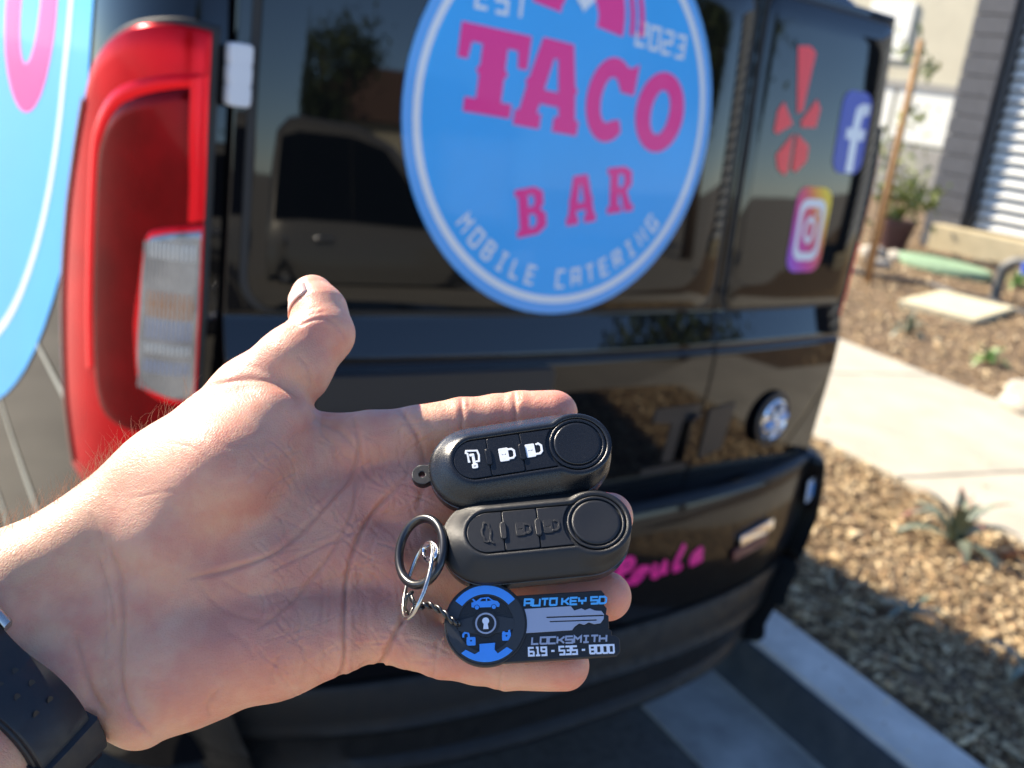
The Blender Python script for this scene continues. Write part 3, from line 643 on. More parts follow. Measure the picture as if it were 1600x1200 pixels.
els = rp.color_ramp.elements; els[0].position = 0.0; els[0].color = (0.30, 0.07, 0.60, 1); els[1].position = 1.0; els[1].color = (0.85, 0.62, 0.03, 1)
for ps, cc in ((0.35, (0.62, 0.03, 0.30, 1)), (0.65, (0.75, 0.10, 0.10, 1)), (0.8, (0.80, 0.30, 0.03, 1))):
    e_ = els.new(ps); e_.color = cc
L__.new(rp.outputs[0], N_['Principled BSDF'].inputs['Base Color']); N_['Principled BSDF'].inputs['Roughness'].default_value = 0.4
ig = win_mark('gradient_tile_mark', [dense(rrect(0.483, 1.222, 0.610, 1.410, 0.034, 6), 0.02)], mg)
win_mark('camera_outline_mark', [dense(rrect(0.500, 1.248, 0.593, 1.384, 0.026, 6), 0.02), dense(rrect(0.513, 1.266, 0.580, 1.366, 0.018, 6), 0.02)[::-1]], M['vinyl_white'], 2.2, ig)
win_mark('lens_mark', [circle(0.5465, 1.316, 0.021, 24, ry=0.030), circle(0.5465, 1.316, 0.012, 20, ry=0.018)[::-1]], M['vinyl_white'], 2.2, ig)
win_mark('dot_mark', [circle(0.566, 1.352, 0.005, 12)], M['vinyl_white'], 2.2, ig)
# wheels
def wheel(parent, inv, loc, r=0.31, w=0.20, side=-1, tyre=None, rim=None, name='wheel'):
    def lathe(prof, n=40):
        ang = np.linspace(0, 2*math.pi, n, endpoint=False)
        return loft([np.column_stack([np.full(n, loc[0]+side*x), loc[1]+rr*np.cos(ang), loc[2]+rr*np.sin(ang)]) for rr, x in prof])
    V, F = lathe([(r*0.62, -w/2), (r*0.93, -w/2), (r*0.985, -w*0.38), (r, -w*0.2), (r, w*0.2), (r*0.985, w*0.38), (r*0.93, w/2), (r*0.64, w/2), (r*0.62, w*0.35)])
    t = link(name, smooth_by_angle(mesh_np('tyre', V, F), 30), tyre or M['tyre']); t.parent = parent; t.matrix_parent_inverse = inv
    V, F = lathe([(r*0.63, w*0.30), (r*0.60, w*0.46), (r*0.55, w*0.44), (r*0.52, w*0.20), (r*0.2, w*0.22), (r*0.16, w*0.36), (r*0.02, w*0.38)])
    q = link('rim', smooth_by_angle(mesh_np('rim', V, F), 35), rim or M['chrome']); q.parent = t
    for k in range(5):
        a = k*2*math.pi/5; L_ = [(math.cos(a+d)*rr, math.sin(a+d)*rr) for rr, d in ((r*0.12, -0.5), (r*0.56, -0.16), (r*0.56, 0.16), (r*0.12, 0.5))]
        me = shape2d([L_], 0.010, 0.004)
        for v in me.vertices: v.co = (loc[0]+side*(w*0.36+v.co.z), loc[1]+v.co.x, loc[2]+v.co.y)
        s_ = link('spoke', me, rim or M['chrome']); s_.parent = t
    return t
for sx in (-1, 1):
    for y in (0.92, 3.68): wheel(van, VI, (X0+sx*0.80, y, 0.31), 0.31, 0.20, sx)

# the rear end leans forward a little above the window sill
for o in [c_ for c_ in van.children_recursive if c_.type == 'MESH']:
    n = len(o.data.vertices); co = np.empty(n*3, np.float32); o.data.vertices.foreach_get('co', co); co = co.reshape(-1, 3)
    wx = np.clip((co[:, 0]-0.5)/0.37, 0, 1.1)*np.interp(co[:, 2], (1.05, 1.2, 1.42, 1.6, 1.9), (0, 0.02, 0.05, 0.05, 0.035)); co[:, 0] += wx
    co[:, 1] += 0.056*np.maximum(0, co[:, 2]-1.15)*sst(0.7, 0.25, co[:, 1]); o.data.vertices.foreach_set('co', co.ravel()); o.data.update()
# ------------------------------------------------------------------ building with louvres, far building, plants, things in the beds
M['block'] = mat('block', (0.085, 0.088, 0.098), 0.9, var=0.15, vscale=12, bump=0.4, bscale=180, bdist=0.003)
M['mortar'] = mat('mortar', (0.17, 0.17, 0.175), 0.95)
M['slat'] = mat('slat', (0.56, 0.57, 0.54), 0.5, var=0.05, vscale=4)
M['frame_dark'] = mat('frame_dark', (0.03, 0.032, 0.036), 0.5)
M['sill'] = mat('sill', (0.50, 0.42, 0.26), 0.85, var=0.1, vscale=6, bump=0.4, bscale=120, bdist=0.003)
M['stucco'] = mat('stucco', (0.52, 0.48, 0.36), 0.9, var=0.06, vscale=3, bump=0.4, bscale=90, bdist=0.004)
M['panel_white'] = mat('panel_white', (0.74, 0.74, 0.66), 0.6)
M['panel_grey'] = mat('panel_grey', (0.30, 0.29, 0.26), 0.8, var=0.1, vscale=4)
M['pad'] = mat('pad', (0.60, 0.54, 0.36), 0.85, var=0.06, vscale=8)
M['lid_green'] = mat('lid_green', (0.24, 0.36, 0.22), 0.6, var=0.15, vscale=9)
M['pipe'] = mat('pipe', (0.11, 0.11, 0.10), 0.5)
M['valve_blue'] = mat('valve_blue', (0.02, 0.09, 0.55), 0.4)
M['wood'] = mat('wood', (0.36, 0.20, 0.08), 0.8, var=0.3, vscale=30)
M['stone'] = mat('stone', (0.42, 0.38, 0.31), 0.9, var=0.25, vscale=9, bump=0.5, bscale=60, bdist=0.01)
M['pot'] = mat('pot', (0.07, 0.028, 0.025), 0.6)
M['agave'] = mat('agave', (0.115, 0.15, 0.095), 0.5, c2=(0.20, 0.21, 0.15), vscale=30)
M['agave_tip'] = mat('agave_tip', (0.28, 0.12, 0.08), 0.6)
M['leaf'] = mat('leaf', (0.12, 0.17, 0.035), 0.55, c2=(0.24, 0.26, 0.06), vscale=8)
M['leaf_dark'] = mat('leaf_dark', (0.035, 0.06, 0.018), 0.6, c2=(0.08, 0.11, 0.03), vscale=3)
M['sprout'] = mat('sprout', (0.14, 0.26, 0.07), 0.5, c2=(0.22, 0.34, 0.12), vscale=20)
M['bark'] = mat('bark', (0.10, 0.07, 0.045), 0.9, var=0.3, vscale=20)
M['roof'] = mat('roof', (0.13, 0.075, 0.05), 0.9, var=0.2, vscale=6)
M['glass_dark'] = mat('glass_dark', (0.004, 0.005, 0.006), 0.08, spec=0.25)
bld = empty('louvred_building', (9.5, 4.0, 0.4), 'dark grey block building with white louvre screen above a beige sill', 'building')
BI = Matrix.Translation(-bld.location)
def bpart(name, c, s, m, parent=None, bevel=0.0, rot=None, root=None):
    o = box(name, c, s, m, None, rot, bevel)
    o.parent = parent or root or bld; o.matrix_parent_inverse = BI if (parent is None and root is None) else (Matrix.Translation(-root.location) if root else Matrix.Identity(4)); return o
core = bpart('wall', (9.72, 4.93, 1.9), (0.30, 0.40, 3.5), M['mortar'])
bpart('wall', (9.95, 0.5, 1.9), (0.30, 9.0, 3.5), M['frame_dark'])
for k in range(17):
    o = bpart('block', (9.62, 4.93, 0.40+k*0.203+0.095), (0.25, 0.418, 0.193), M['block'], core, 0.006)
bpart('sill', (9.52, 0.6, 0.46), (0.42, 8.66, 0.46), M['sill'], None, 0.015)
fr = bpart('louvre_frame', (9.62, 4.66, 2.1), (0.14, 0.06, 2.9), M['frame_dark'])
bpart('louvre_frame', (9.62, -3.6, 2.1), (0.14, 0.06, 2.9), M['frame_dark'])
sl = bpart('slat', (0, 0, 0), (0.012, 8.2, 0.105), M['slat'], None, 0.003); sl.matrix_parent_inverse = Matrix.Identity(4)
for k in range(24):
    o = sl if k == 0 else sl.copy()
    if k: col.objects.link(o)
    o.parent = bld; o.matrix_parent_inverse = BI
    o.location = (9.615, 0.52, 0.76+k*0.118); o.rotation_euler = (0, R(28), 0)
fb_ = empty('far_building', (13, 9, 0.5), 'cream stucco building with white panels behind the young tree', 'building')
bpart('wall', (13.4, 11.0, 2.4), (0.6, 9.0, 4.6), M['stucco'], root=fb_)
bpart('white_panel', (13.08, 7.66, 1.82), (0.05, 1.05, 0.78), M['panel_white'], root=fb_, bevel=0.01)
bpart('white_panel', (13.08, 8.72, 1.75), (0.05, 0.95, 0.9), M['panel_white'], root=fb_, bevel=0.01)
bpart('white_panel', (13.08, 8.6, 2.95), (0.05, 0.75, 0.8), M['panel_white'], root=fb_, bevel=0.01)
bpart('grey_plinth', (13.05, 9.0, 0.85), (0.10, 5.0, 1.05), M['panel_grey'], root=fb_, bevel=0.01)
bpart('wall_band', (13.06, 8.6, 2.22), (0.06, 3.0, 0.10), M['panel_grey'], root=fb_)
# things lying and standing in the far bed
def at_root(o, p): return o
pad = box('concrete_pad', (0, 0, 0), (0.78, 0.62, 0.07), M['pad'], None, None, 0.008); pad.location = (6.75, 3.02, 0.285); pad.rotation_euler = (0, R(-4), R(8))
tag(pad, 'flat pale concrete paving pad lying on the mulch', 'paving pad')
me = shape2d([circle(0, 0, 0.20, 40, ry=0.50)], 0.03, 0.012); lid = link('valve_lid', smooth_by_angle(me, 40), M['lid_green']); lid.location = (8.25, 4.08, 0.40); lid.rotation_euler = (0, R(-4), R(-6))
tag(lid, 'long green utility lid set in the far mulch', 'lid')
pp = empty('water_pipe', (7.46, 3.10, 0.30), 'bent dark water pipe with blue handle rising from the mulch', 'pipe')
PI_ = Matrix.Translation(-pp.location)
pts = spline([(7.46, 3.10, 0.25), (7.46, 3.10, 0.45), (7.46, 3.09, 0.58), (7.47, 3.02, 0.66), (7.48, 2.90, 0.68), (7.48, 2.6, 0.68), (7.48, 2.45, 0.66), (7.48, 2.40, 0.55), (7.48, 2.40, 0.25)], 5)
o = tube('pipe_bend', pts, 0.045, M['pipe'], pp, 14); o.matrix_parent_inverse = PI_
V, F = loft([np.array([(7.46+r*math.cos(a), 3.0+r*math.sin(a), z) for a in np.linspace(0, 2*math.pi, 20, endpoint=False)]) for r, z in ((0.0, 0.3),)], True) if False else (None, None)
o = box('valve_handle', (7.43, 2.86, 0.64), (0.14, 0.09, 0.10), M['valve_blue'], pp, None, 0.02); o.matrix_parent_inverse = PI_
for k, (x, y, z, s, lb) in enumerate(((8.19, 4.80, 0.36, 0.16, 'pale rounded stone left of the dark plant pot'), (8.26, 4.60, 0.36, 0.13, 'smaller tan stone right of the dark plant pot'), (4.62, 1.28, 0.20, 0.17, 'pale boulder at the right edge beside the sidewalk'), (7.72, 4.42, 0.33, 0.10, 'small dark stone beside the tree stake'))):
    me = bpy.data.meshes.new('stone'); bm = bmesh.new(); bmesh.ops.create_icosphere(bm, subdivisions=3, radius=s)
    for v in bm.verts:
        v.co *= 1+0.14*math.sin(v.co.x*23+k)*math.sin(v.co.y*19)+0.10*math.sin(v.co.z*31+v.co.x*11+k*2); v.co.z *= 0.66
    bm.to_mesh(me); bm.free(); me.polygons.foreach_set('use_smooth', [True]*len(me.polygons))
    o = link('stone', me, M['stone']); o.location = (x, y, z); tag(o, lb, 'stone')
# leaves spread through a volume
def leaf_cloud(name, pts, size, m, parent, inv, seed=1, flat=0.5):
    r = np.random.default_rng(seed); n = len(pts); P = np.array(pts)
    a = r.normal(size=(n, 3)); a /= np.linalg.norm(a, axis=1, keepdims=True); b = r.normal(size=(n, 3)); b[:, 2] *= flat
    b -= a*np.einsum('ij,ij->i', a, b)[:, None]; b /= np.linalg.norm(b, axis=1, keepdims=True); c = np.cross(a, b)
    s = size*r.uniform(0.6, 1.3, n)[:, None]
    V = np.stack([P-a*s, P+b*s*0.42+c*s*0.10, P+a*s, P-b*s*0.42+c*s*0.10], 1).reshape(-1, 3)
    o = link(name, mesh_np(name, V, np.arange(n*4).reshape(-1, 4)), m); o.parent = parent; o.matrix_parent_inverse = inv; return o
def clumps(center, rad, k, per, seed, sq=(1, 1, 1), spread=0.33):
    r = np.random.default_rng(seed); out = []
    for _ in range(k):
        d = r.normal(size=3); d /= np.linalg.norm(d); c = np.array(center)+d*np.array(sq)*rad*r.uniform(0.35, 1.0)
        out.append(c+r.normal(size=(per, 3))*rad*spread*r.uniform(0.5, 1.1)*np.array(sq))
    return np.vstack(out)
yt = empty('young_tree', (6.9, 3.99, 0.25), 'thin young tree with sparse pale leaves tied to a wooden stake', 'tree')
YI = Matrix.Translation(-yt.location)
o = tube('stake', [(6.9, 3.96, 0.2), (6.9, 3.985, 2.30)], 0.028, M['wood'], yt, 8); o.matrix_parent_inverse = YI
o = tube('trunk', [(6.98, 4.05, 0.2), (6.97, 4.06, 0.9), (7.0, 4.08, 1.6), (7.05, 4.10, 2.4)], [0.016, 0.014, 0.011, 0.006], M['bark'], yt, 7); o.matrix_parent_inverse = YI
pts = np.vstack([clumps((7.0, 4.12, 1.35), 0.22, 6, 10, 4), clumps((7.0, 4.0, 2.15), 0.22, 5, 10, 5), clumps((7.05, 3.9, 1.75), 0.18, 4, 8, 6)])
leaf_cloud('crown', pts, 0.045, M['leaf'], yt, YI, 3)
ps = empty('potted_shrub', (8.75, 4.98, 0.38), 'yellow green shrub in a dark red pot against the grey wall', 'shrub')
PS = Matrix.Translation(-ps.location)
ang = np.linspace(0, 2*math.pi, 24, endpoint=False)
V, F = loft([np.column_stack([8.75+r*np.cos(ang), 4.98+r*np.sin(ang), np.full(24, z)]) for r, z in ((0.12, 0.36), (0.17, 0.60), (0.19, 0.66), (0.19, 0.70), (0.165, 0.70), (0.15, 0.64))], True, True, True)
o = link('pot', smooth_by_angle(mesh_np('pot', V, F), 40), M['pot'], ps); o.matrix_parent_inverse = PS
for k in range(7):
    a = k*0.9; o = tube('stem', [(8.75, 4.98, 0.62), (8.75+0.08*math.cos(a), 4.98+0.08*math.sin(a), 0.85), (8.75+0.2*math.cos(a), 4.98+0.2*math.sin(a), 1.1)], [0.012, 0.008, 0.004], M['bark'], ps, 6); o.matrix_parent_inverse = PS
leaf_cloud('foliage', clumps((8.75, 4.95, 0.96), 0.30, 20, 18, 9, (0.9, 1.0, 0.9)), 0.055, M['leaf'], ps, PS, 5)
# agaves and tufts: thick curved leaves, each its own part
def rosette(name, loc, n, length, width, label, cat, m, tipm=None, seed=1, up=0.6, thick=0.3):
    r = random.Random(seed); root = empty(name, loc, label, cat)
    for k in range(n):
        a = k*2.399+r.uniform(-0.25, 0.25); f = k/n
        el = R(78)*(1-f)*up/0.6+R(18)+r.uniform(-0.12, 0.12); L = length*r.uniform(0.75, 1.1)*(0.7+0.3*f)
        rings = []; tipi = 0
        for i in range(9):
            t = i/8; e = el-0.55*t*t*(0.6+f)
            x = L*t*math.cos(e); z = L*t*math.sin(e)+0.01
            w = width*(0.55+0.9*t)*(1-t)**0.7*1.25 if t < 1 else 0.0005
            w = max(w, 0.0008); th = w*thick
            ca, sa = math.cos(a), math.sin(a); se, ce = math.sin(e), math.cos(e)
            ring = []
            for py, pz in ((-1, 0.25), (-0.5, -0.5), (0.5, -0.5), (1, 0.25), (0.45, 0.05), (-0.45, 0.05)):
                lx, ly, lz = x-pz*th*se, py*w, z+pz*th*ce
                ring.append((lx*ca-ly*sa, lx*sa+ly*ca, lz))
            rings.append(np.array(ring))
        V, F = loft(rings, True, True, True); me = smooth_by_angle(mesh_np('leaf', V, F), 60)
        o = link('leaf', me, m, root)
        if tipm: 
            me.materials.append(tipm)
            for p_ in me.polygons:
                if (len(V)-p_.vertices[0])/6 < 2.2: p_.material_index = 1
    return root
rosette('agave', (2.217, 0.316, 0.15), 16, 0.30, 0.030, 'grey green agave with reddish leaf tips in the sunlit mulch', 'agave', M['agave'], M['agave_tip'], 3)
rosette('agave', (5.60, 2.70, 0.19), 18, 0.22, 0.022, 'small blue green agave in front of the concrete pad', 'agave', M['agave'], None, 5)
rosette('succulent', (5.414, 1.972, 0.19), 20, 0.17, 0.024, 'bright green succulent right of the small agave', 'succulent', M['sprout'], None, 7)
rosette('succulent', (8.30, 3.36, 0.38), 18, 0.22, 0.03, 'pale green succulent behind the water pipe', 'succulent', M['sprout'], None, 8)
rosette('agave', (1.505, 0.046, 0.145), 7, 0.15, 0.014, 'flat blue agave sprout in the shaded mulch', 'agave', M['agave'], None, 11, 0.15)
rosette('agave', (1.49, -0.36, 0.145), 9, 0.22, 0.022, 'agave on the shadow edge at the right picture border', 'agave', M['agave'], None, 13, 0.4)
for k, (x, y, dx, dy, lb) in enumerate(((2.26, 0.16, 0.10, -0.06, 'dry orange stalk lying below the big agave'), (2.40, 0.05, 0.13, -0.14, 'curved dry twig beside the big agave'))):
    o = tube('dry_stalk', [(x, y, 0.165), (x+dx*0.5, y+dy*0.5, 0.185), (x+dx, y+dy, 0.17)], [0.012, 0.010, 0.016], mat('stalk', (0.40, 0.14, 0.05), 0.8), None, 7); tag(o, lb, 'twig')
hs = tube('dark_streak', spline([(7.02, 4.35, 0.31), (7.10, 4.0, 0.32), (7.33, 3.66, 0.33), (7.25, 3.35, 0.33), (7.30, 3.0, 0.33), (7.19, 2.7, 0.32), (7.2, 2.2, 0.31)], 6), 0.022, M['frame_dark'], None, 8)  # dark streak across the mulch, modelled as a thin tube
tag(hs, 'black streak lying across the far mulch', 'hose')
# ------------------------------------------------------------------ across the drive, behind the photographer: seen mirrored in the van
M['car_paint'] = mat('car_paint', (0.20, 0.19, 0.165), 0.35, metal=0.2, coat=1.0, coat_rough=0.03)
car = empty('parked_car', (1.5, -6.3, 0), 'pale grey car mirrored in the black rear doors', 'car')
CI = Matrix.Translation(-car.location)
def cpart(name, me, m, parent=None):
    o = link(name, me, m); o.parent = parent or car; o.matrix_parent_inverse = CI if parent is None else Matrix.Identity(4); return o
def station(x, wl, wr, zb, zbelt, zr):
    return np.array([(x, -5.0+s*w, z) for s, w, z in ((-1, wl*0.96, zb), (-1, wl, zb+0.15), (-1, wl, zbelt-0.12), (-1, wl*0.97, zbelt), (-1, wr, zr-0.10), (-1, wr*0.86, zr-0.02), (-1, wr*0.4, zr), (1, wr*0.4, zr), (1, wr*0.86, zr-0.02), (1, wr, zr-0.10), (1, wl*0.97, zbelt), (1, wl, zbelt-0.12), (1, wl, zb+0.15), (1, wl*0.96, zb))])
cs = [(1.30, 0.70, 0.58, 0.42, 0.80, 0.95), (1.36, 0.82, 0.64, 0.30, 0.98, 1.30), (1.60, 0.88, 0.66, 0.28, 1.02, 1.62), (2.2, 0.90, 0.68, 0.28, 1.02, 1.71), (3.0, 0.91, 0.69, 0.28, 1.01, 1.73), (3.7, 0.91, 0.68, 0.28, 1.00, 1.70), (4.1, 0.91, 0.67, 0.28, 1.00, 1.58), (4.75, 0.90, 0.74, 0.28, 0.98, 1.13), (5.3, 0.89, 0.76, 0.28, 0.94, 1.05), (5.8, 0.84, 0.72, 0.32, 0.82, 0.95), (5.98, 0.70, 0.62, 0.42, 0.70, 0.80)]
V, F = loft([station(*s) for s in cs], True, True, True); cpart('body', smooth_by_angle(mesh_np('body', V, F), 40), M['car_paint'])
for side in (1, -1):
    for poly in ([(1.62, 1.06), (2.585, 1.05), (2.585, 1.60), (1.85, 1.57)], [(2.590, 1.05), (3.585, 1.04), (3.585, 1.60), (2.590, 1.61)], [(3.590, 1.04), (4.55, 1.02), (3.95, 1.53), (3.590, 1.60)]):
        V = []
        for x, z in poly:
            y = 0.885-(z-1.02)/0.6*0.20; V.append((x, -5.0+side*(y+0.012), z))
        cpart('side_window', mesh_np('side_window', V, [(0, 1, 2, 3)]), M['glass_dark'])
    for x in (2.3, 3.3): cpart('door_handle', (lambda b: b)(box('door_handle', (x, -5.0+side*0.93, 0.92), (0.20, 0.03, 0.03), M['car_paint'], None, None, 0.01)).data.copy(), M['chrome'])
    cpart('headlight', box('tmp_headlight', (5.72, -5.0+side*0.80, 0.78), (0.36, 0.16, 0.14), M['glass_dark'], None, None, 0.03).data.copy(), M['white_plastic'])
for o in [o for o in bpy.data.objects if o.name.startswith('tmp_') or (o.name.startswith('door_handle') and o.parent is None)]: bpy.data.objects.remove(o, do_unlink=True)
def car_wheel(x, side):
    w = wheel(car, CI, (0, 0, 0), 0.35, 0.22, 1)
    Mx = Matrix.Translation((x, -5.0+side*0.84, 0.35)) @ Matrix.Rotation(R(90*side), 4, 'Z')
    for o in [w]+list(w.children): o.data.transform(Mx)
for x in (2.25, 5.0):
    for s in (-1, 1): car_wheel(x, s)
V, F = loft([np.array([(5.0+r*math.cos(a), -5.0+0.925, 0.36+r*math.sin(a)) for a in np.linspace(-0.1, math.pi+0.1, 20)]) for r in (0.37, 0.43)], False); cpart('wheel_arch', mesh_np('wheel_arch', V, F), M['frame_dark'])
V, F = loft([np.array([(2.25+r*math.cos(a), -5.0+0.925, 0.36+r*math.sin(a)) for a in np.linspace(-0.1, math.pi+0.1, 20)]) for r in (0.37, 0.43)], False); cpart('wheel_arch', mesh_np('wheel_arch', V, F), M['frame_dark'])
for o in car.children_recursive:
    o.data.transform(Matrix.Translation((-2.2, -1.3, 0)))
hs_ = empty('tan_house', (15, -35, 0), 'tan house with brown roof mirrored in the rear window', 'house')
HI = Matrix.Translation(-hs_.location)
def hpart(name, c, s, m, parent=None, bevel=0.0):
    o = box(name, c, s, m, None, None, bevel); o.parent = parent or hs_; o.matrix_parent_inverse = HI if parent is None else Matrix.Identity(4); return o
hpart('wall', (7.0, -21, 1.5), (12, 6, 3.2), M['stucco']); hpart('wall', (9.5, -17.5, 1.4), (5, 2, 2.8), M['stucco'])
bm = bmesh.new()
vs = [bm.verts.new(p) for p in ((0.5, -17.6, 3.0), (13.5, -17.6, 3.0), (13.5, -24.4, 3.0), (0.5, -24.4, 3.0), (3.5, -21, 5.0), (10.5, -21, 5.0))]
for f in ((0, 1, 5, 4), (1, 2, 5), (2, 3, 4, 5), (3, 0, 4), (3, 2, 1, 0)): bm.faces.new([vs[i] for i in f])
me = bpy.data.meshes.new('roof'); bm.to_mesh(me); bm.free(); o = link('roof', me, M['roof'], hs_); o.matrix_parent_inverse = HI
for x in (2.2, 4.6): 
    f_ = hpart('window', (x, -17.98, 1.7), (1.2, 0.08, 1.1), M['panel_white'], None, 0.01); hpart('pane', (x, -17.93, 1.7), (1.05, 0.04, 0.95), M['glass_dark'], f_)
hpart('garage_door', (9.5, -16.48, 1.2), (3.6, 0.08, 2.2), M['panel_white'], None, 0.01)
for o in hs_.children_recursive:
    o.data.transform(Matrix.Translation((8.5, -15.0, 0)))
def big_tree(name, loc, h, rad, seed, label, m, n=34):
    t = empty(name, loc, label, 'tree', 'trees behind the photographer'); I_ = Matrix.Translation(-t.location)
    x, y, z = loc
    o = tube('trunk', [(x, y, z), (x+0.05, y, z+h*0.3), (x-0.1, y+0.1, z+h*0.6), (x, y, z+h*0.9)], [0.24, 0.19, 0.13, 0.04], M['bark'], t, 10); o.matrix_parent_inverse = I_
    r = random.Random(seed)
    for k in range(6):
        a = k*1.05+r.random(); z0 = z+h*r.uniform(0.35, 0.6)
        o = tube('limb', [(x, y, z0), (x+rad*0.4*math.cos(a), y+rad*0.4*math.sin(a), z0+h*0.14), (x+rad*0.8*math.cos(a), y+rad*0.8*math.sin(a), z0+h*0.22)], [0.09, 0.06, 0.02], M['bark'], t, 7); o.matrix_parent_inverse = I_
    leaf_cloud('crown', clumps((x, y, z+h*0.72), rad, n, 130, seed, (1, 1, 0.75), 0.26), 0.16, m, t, I_, seed)
big_tree('leafy_tree', (8.6, -30, 0), 5.2, 2.6, 21, 'dark leafy tree mirrored left in the rear window', M['leaf_dark'])
big_tree('leafy_tree', (16, -13, 0), 6.5, 2.6, 22, 'tall tree mirrored right in the rear window', M['leaf_dark'])
big_tree('leafy_tree', (-9, -12, 0), 6.0, 2.6, 23, 'leafy tree across the road behind the van', M['leaf_dark'])
# ------------------------------------------------------------------ the hand (an implicit surface, polygonised, then sculpted)
TILT = R(27.0); SA, CA = math.sin(TILT), math.cos(TILT)
KPL = SA*(230/FPX*0.37)+CA*0.37
def plane_depth(v): return KPL/(SA*(v-600)/FPX+CA)
def hp(u, v, w=0.0):                            # camera-space point in cm, w cm above the palm's middle plane
    d = plane_depth(v)*100-w*1.1
    return np.array(((u-800)/FPX*d, (v-600)/FPX*d, d))
def prim(a, b):                                  # tapered capsule from (u,v,w,r_px) to (u,v,w,r_px)
    pa, pb = hp(*a[:3]), hp(*b[:3])
    return pa, pb, a[3]*pa[2]/FPX, b[3]*pb[2]/FPX
def chain(*pts): return [prim(pts[i], pts[i+1]) for i in range(len(pts)-1)]
PALM = (chain((300, 905, -0.35, 84), (420, 880, -0.5, 76), (530, 845, -0.55, 68)) +
        chain((690, 945, -0.55, 26), (640, 955, -0.45, 34)) +
        chain((-255, 1161, 3.0, 126), (16, 941, 0.2, 104), (195, 826, 0.1, 88)) +
        chain((-150, 1290, 2.4, 122), (108, 1046, -0.45, 92), (235, 1040, -0.35, 72)) +
        chain((60, 995, -0.5, 112), (230, 930, -0.35, 88)) +
        chain((235, 810, 0.0, 66), (440, 735, -0.2, 54), (588, 692, -0.2, 45)) +
        chain((240, 880, -0.1, 68), (440, 815, -0.45, 56), (608, 780, -0.3, 44)) +
        chain((240, 955, -0.1, 66), (440, 905, -0.45, 56), (600, 876, -0.3, 44)) +
        chain((250, 1030, 0.0, 62), (440, 1000, -0.3, 52), (578, 975, -0.2, 45)) +
        chain((150, 870, 0.1, 84), (262, 752, 0.5, 80), (392, 618, 0.6, 57)) +          # first metacarpal
        chain((262, 838, 0.6, 88), (348, 742, 1.1, 87), (424, 660, 0.9, 64)) +         # ball of the thumb
        chain((470, 668, -0.45, 26), (560, 690, -0.3, 36)) +
        chain((640, 690, -0.35, 34), (655, 780, -0.35, 34), (650, 885, -0.35, 34), (618, 985, -0.3, 34)) +         # webs
        chain((216, 1108, -0.2, 62), (300, 1046, -0.5, 80), (430, 1016, -0.35, 66), (530, 1000, 0.0, 50)))   # heel and outer edge
THUMB = chain((388, 618, 0.6, 58), (459, 571, 0.95, 60), (503, 522, 1.1, 48), (498, 487, 1.05, 42), (489, 465, 0.9, 35))
FINGERS = [
    chain((588, 692, -0.2, 46), (650, 680, -0.15, 45), (722, 662, -0.05, 40), (775, 654, 0.0, 37.5), (812, 650, 0.05, 38), (866, 645, 0.25, 36)),
    chain((608, 780, -0.3, 47), (690, 784, -0.25, 46), (775, 790, -0.1, 41), (840, 796, 0.0, 38), (885, 800, 0.1, 38), (952, 808, 0.35, 38)),
    chain((600, 876, -0.3, 47), (690, 888, -0.25, 45), (770, 902, -0.1, 40), (840, 914, 0.0, 37.5), (885, 922, 0.1, 38), (948, 931, 0.35, 38.5)),
    chain((580, 978, -0.2, 46), (640, 1000, -0.2, 44), (690, 1020, -0.1, 39), (745, 1032, -0.05, 36.5), (790, 1040, 0.0, 37), (884, 1041, 0.2, 37.5)),
]
def cone_sdf(P, pr):
    a, b, ra, rb = pr
    ab = b-a; L2 = float(ab @ ab); t = np.clip(((P-a) @ ab)/L2, 0, 1)
    # smooth the radius profile a little so joints do not show
    q = P-a-t[:, None]*ab
    return np.sqrt(np.einsum('ij,ij->i', q, q))-(ra+(rb-ra)*t)
def smin(a, b, k):
    h = np.clip(0.5+0.5*(b-a)/k, 0, 1)
    return b*(1-h)+a*h-k*h*(1-h)
def group(P, prims, k):
    d = None
    for pr in prims:
        e = cone_sdf(P, pr); d = e if d is None else smin(d, e, k)
    return d
def hand_sdf(P):
    P = P.astype(np.float32)
    d = group(P, PALM, 0.80)
    f = None
    for ch in FINGERS:
        e = group(P, ch, 0.16); f = e if f is None else smin(f, e, 0.07)
    d = smin(d, f, 0.42)
    return smin(d, group(P, THUMB, 0.30), 0.42)
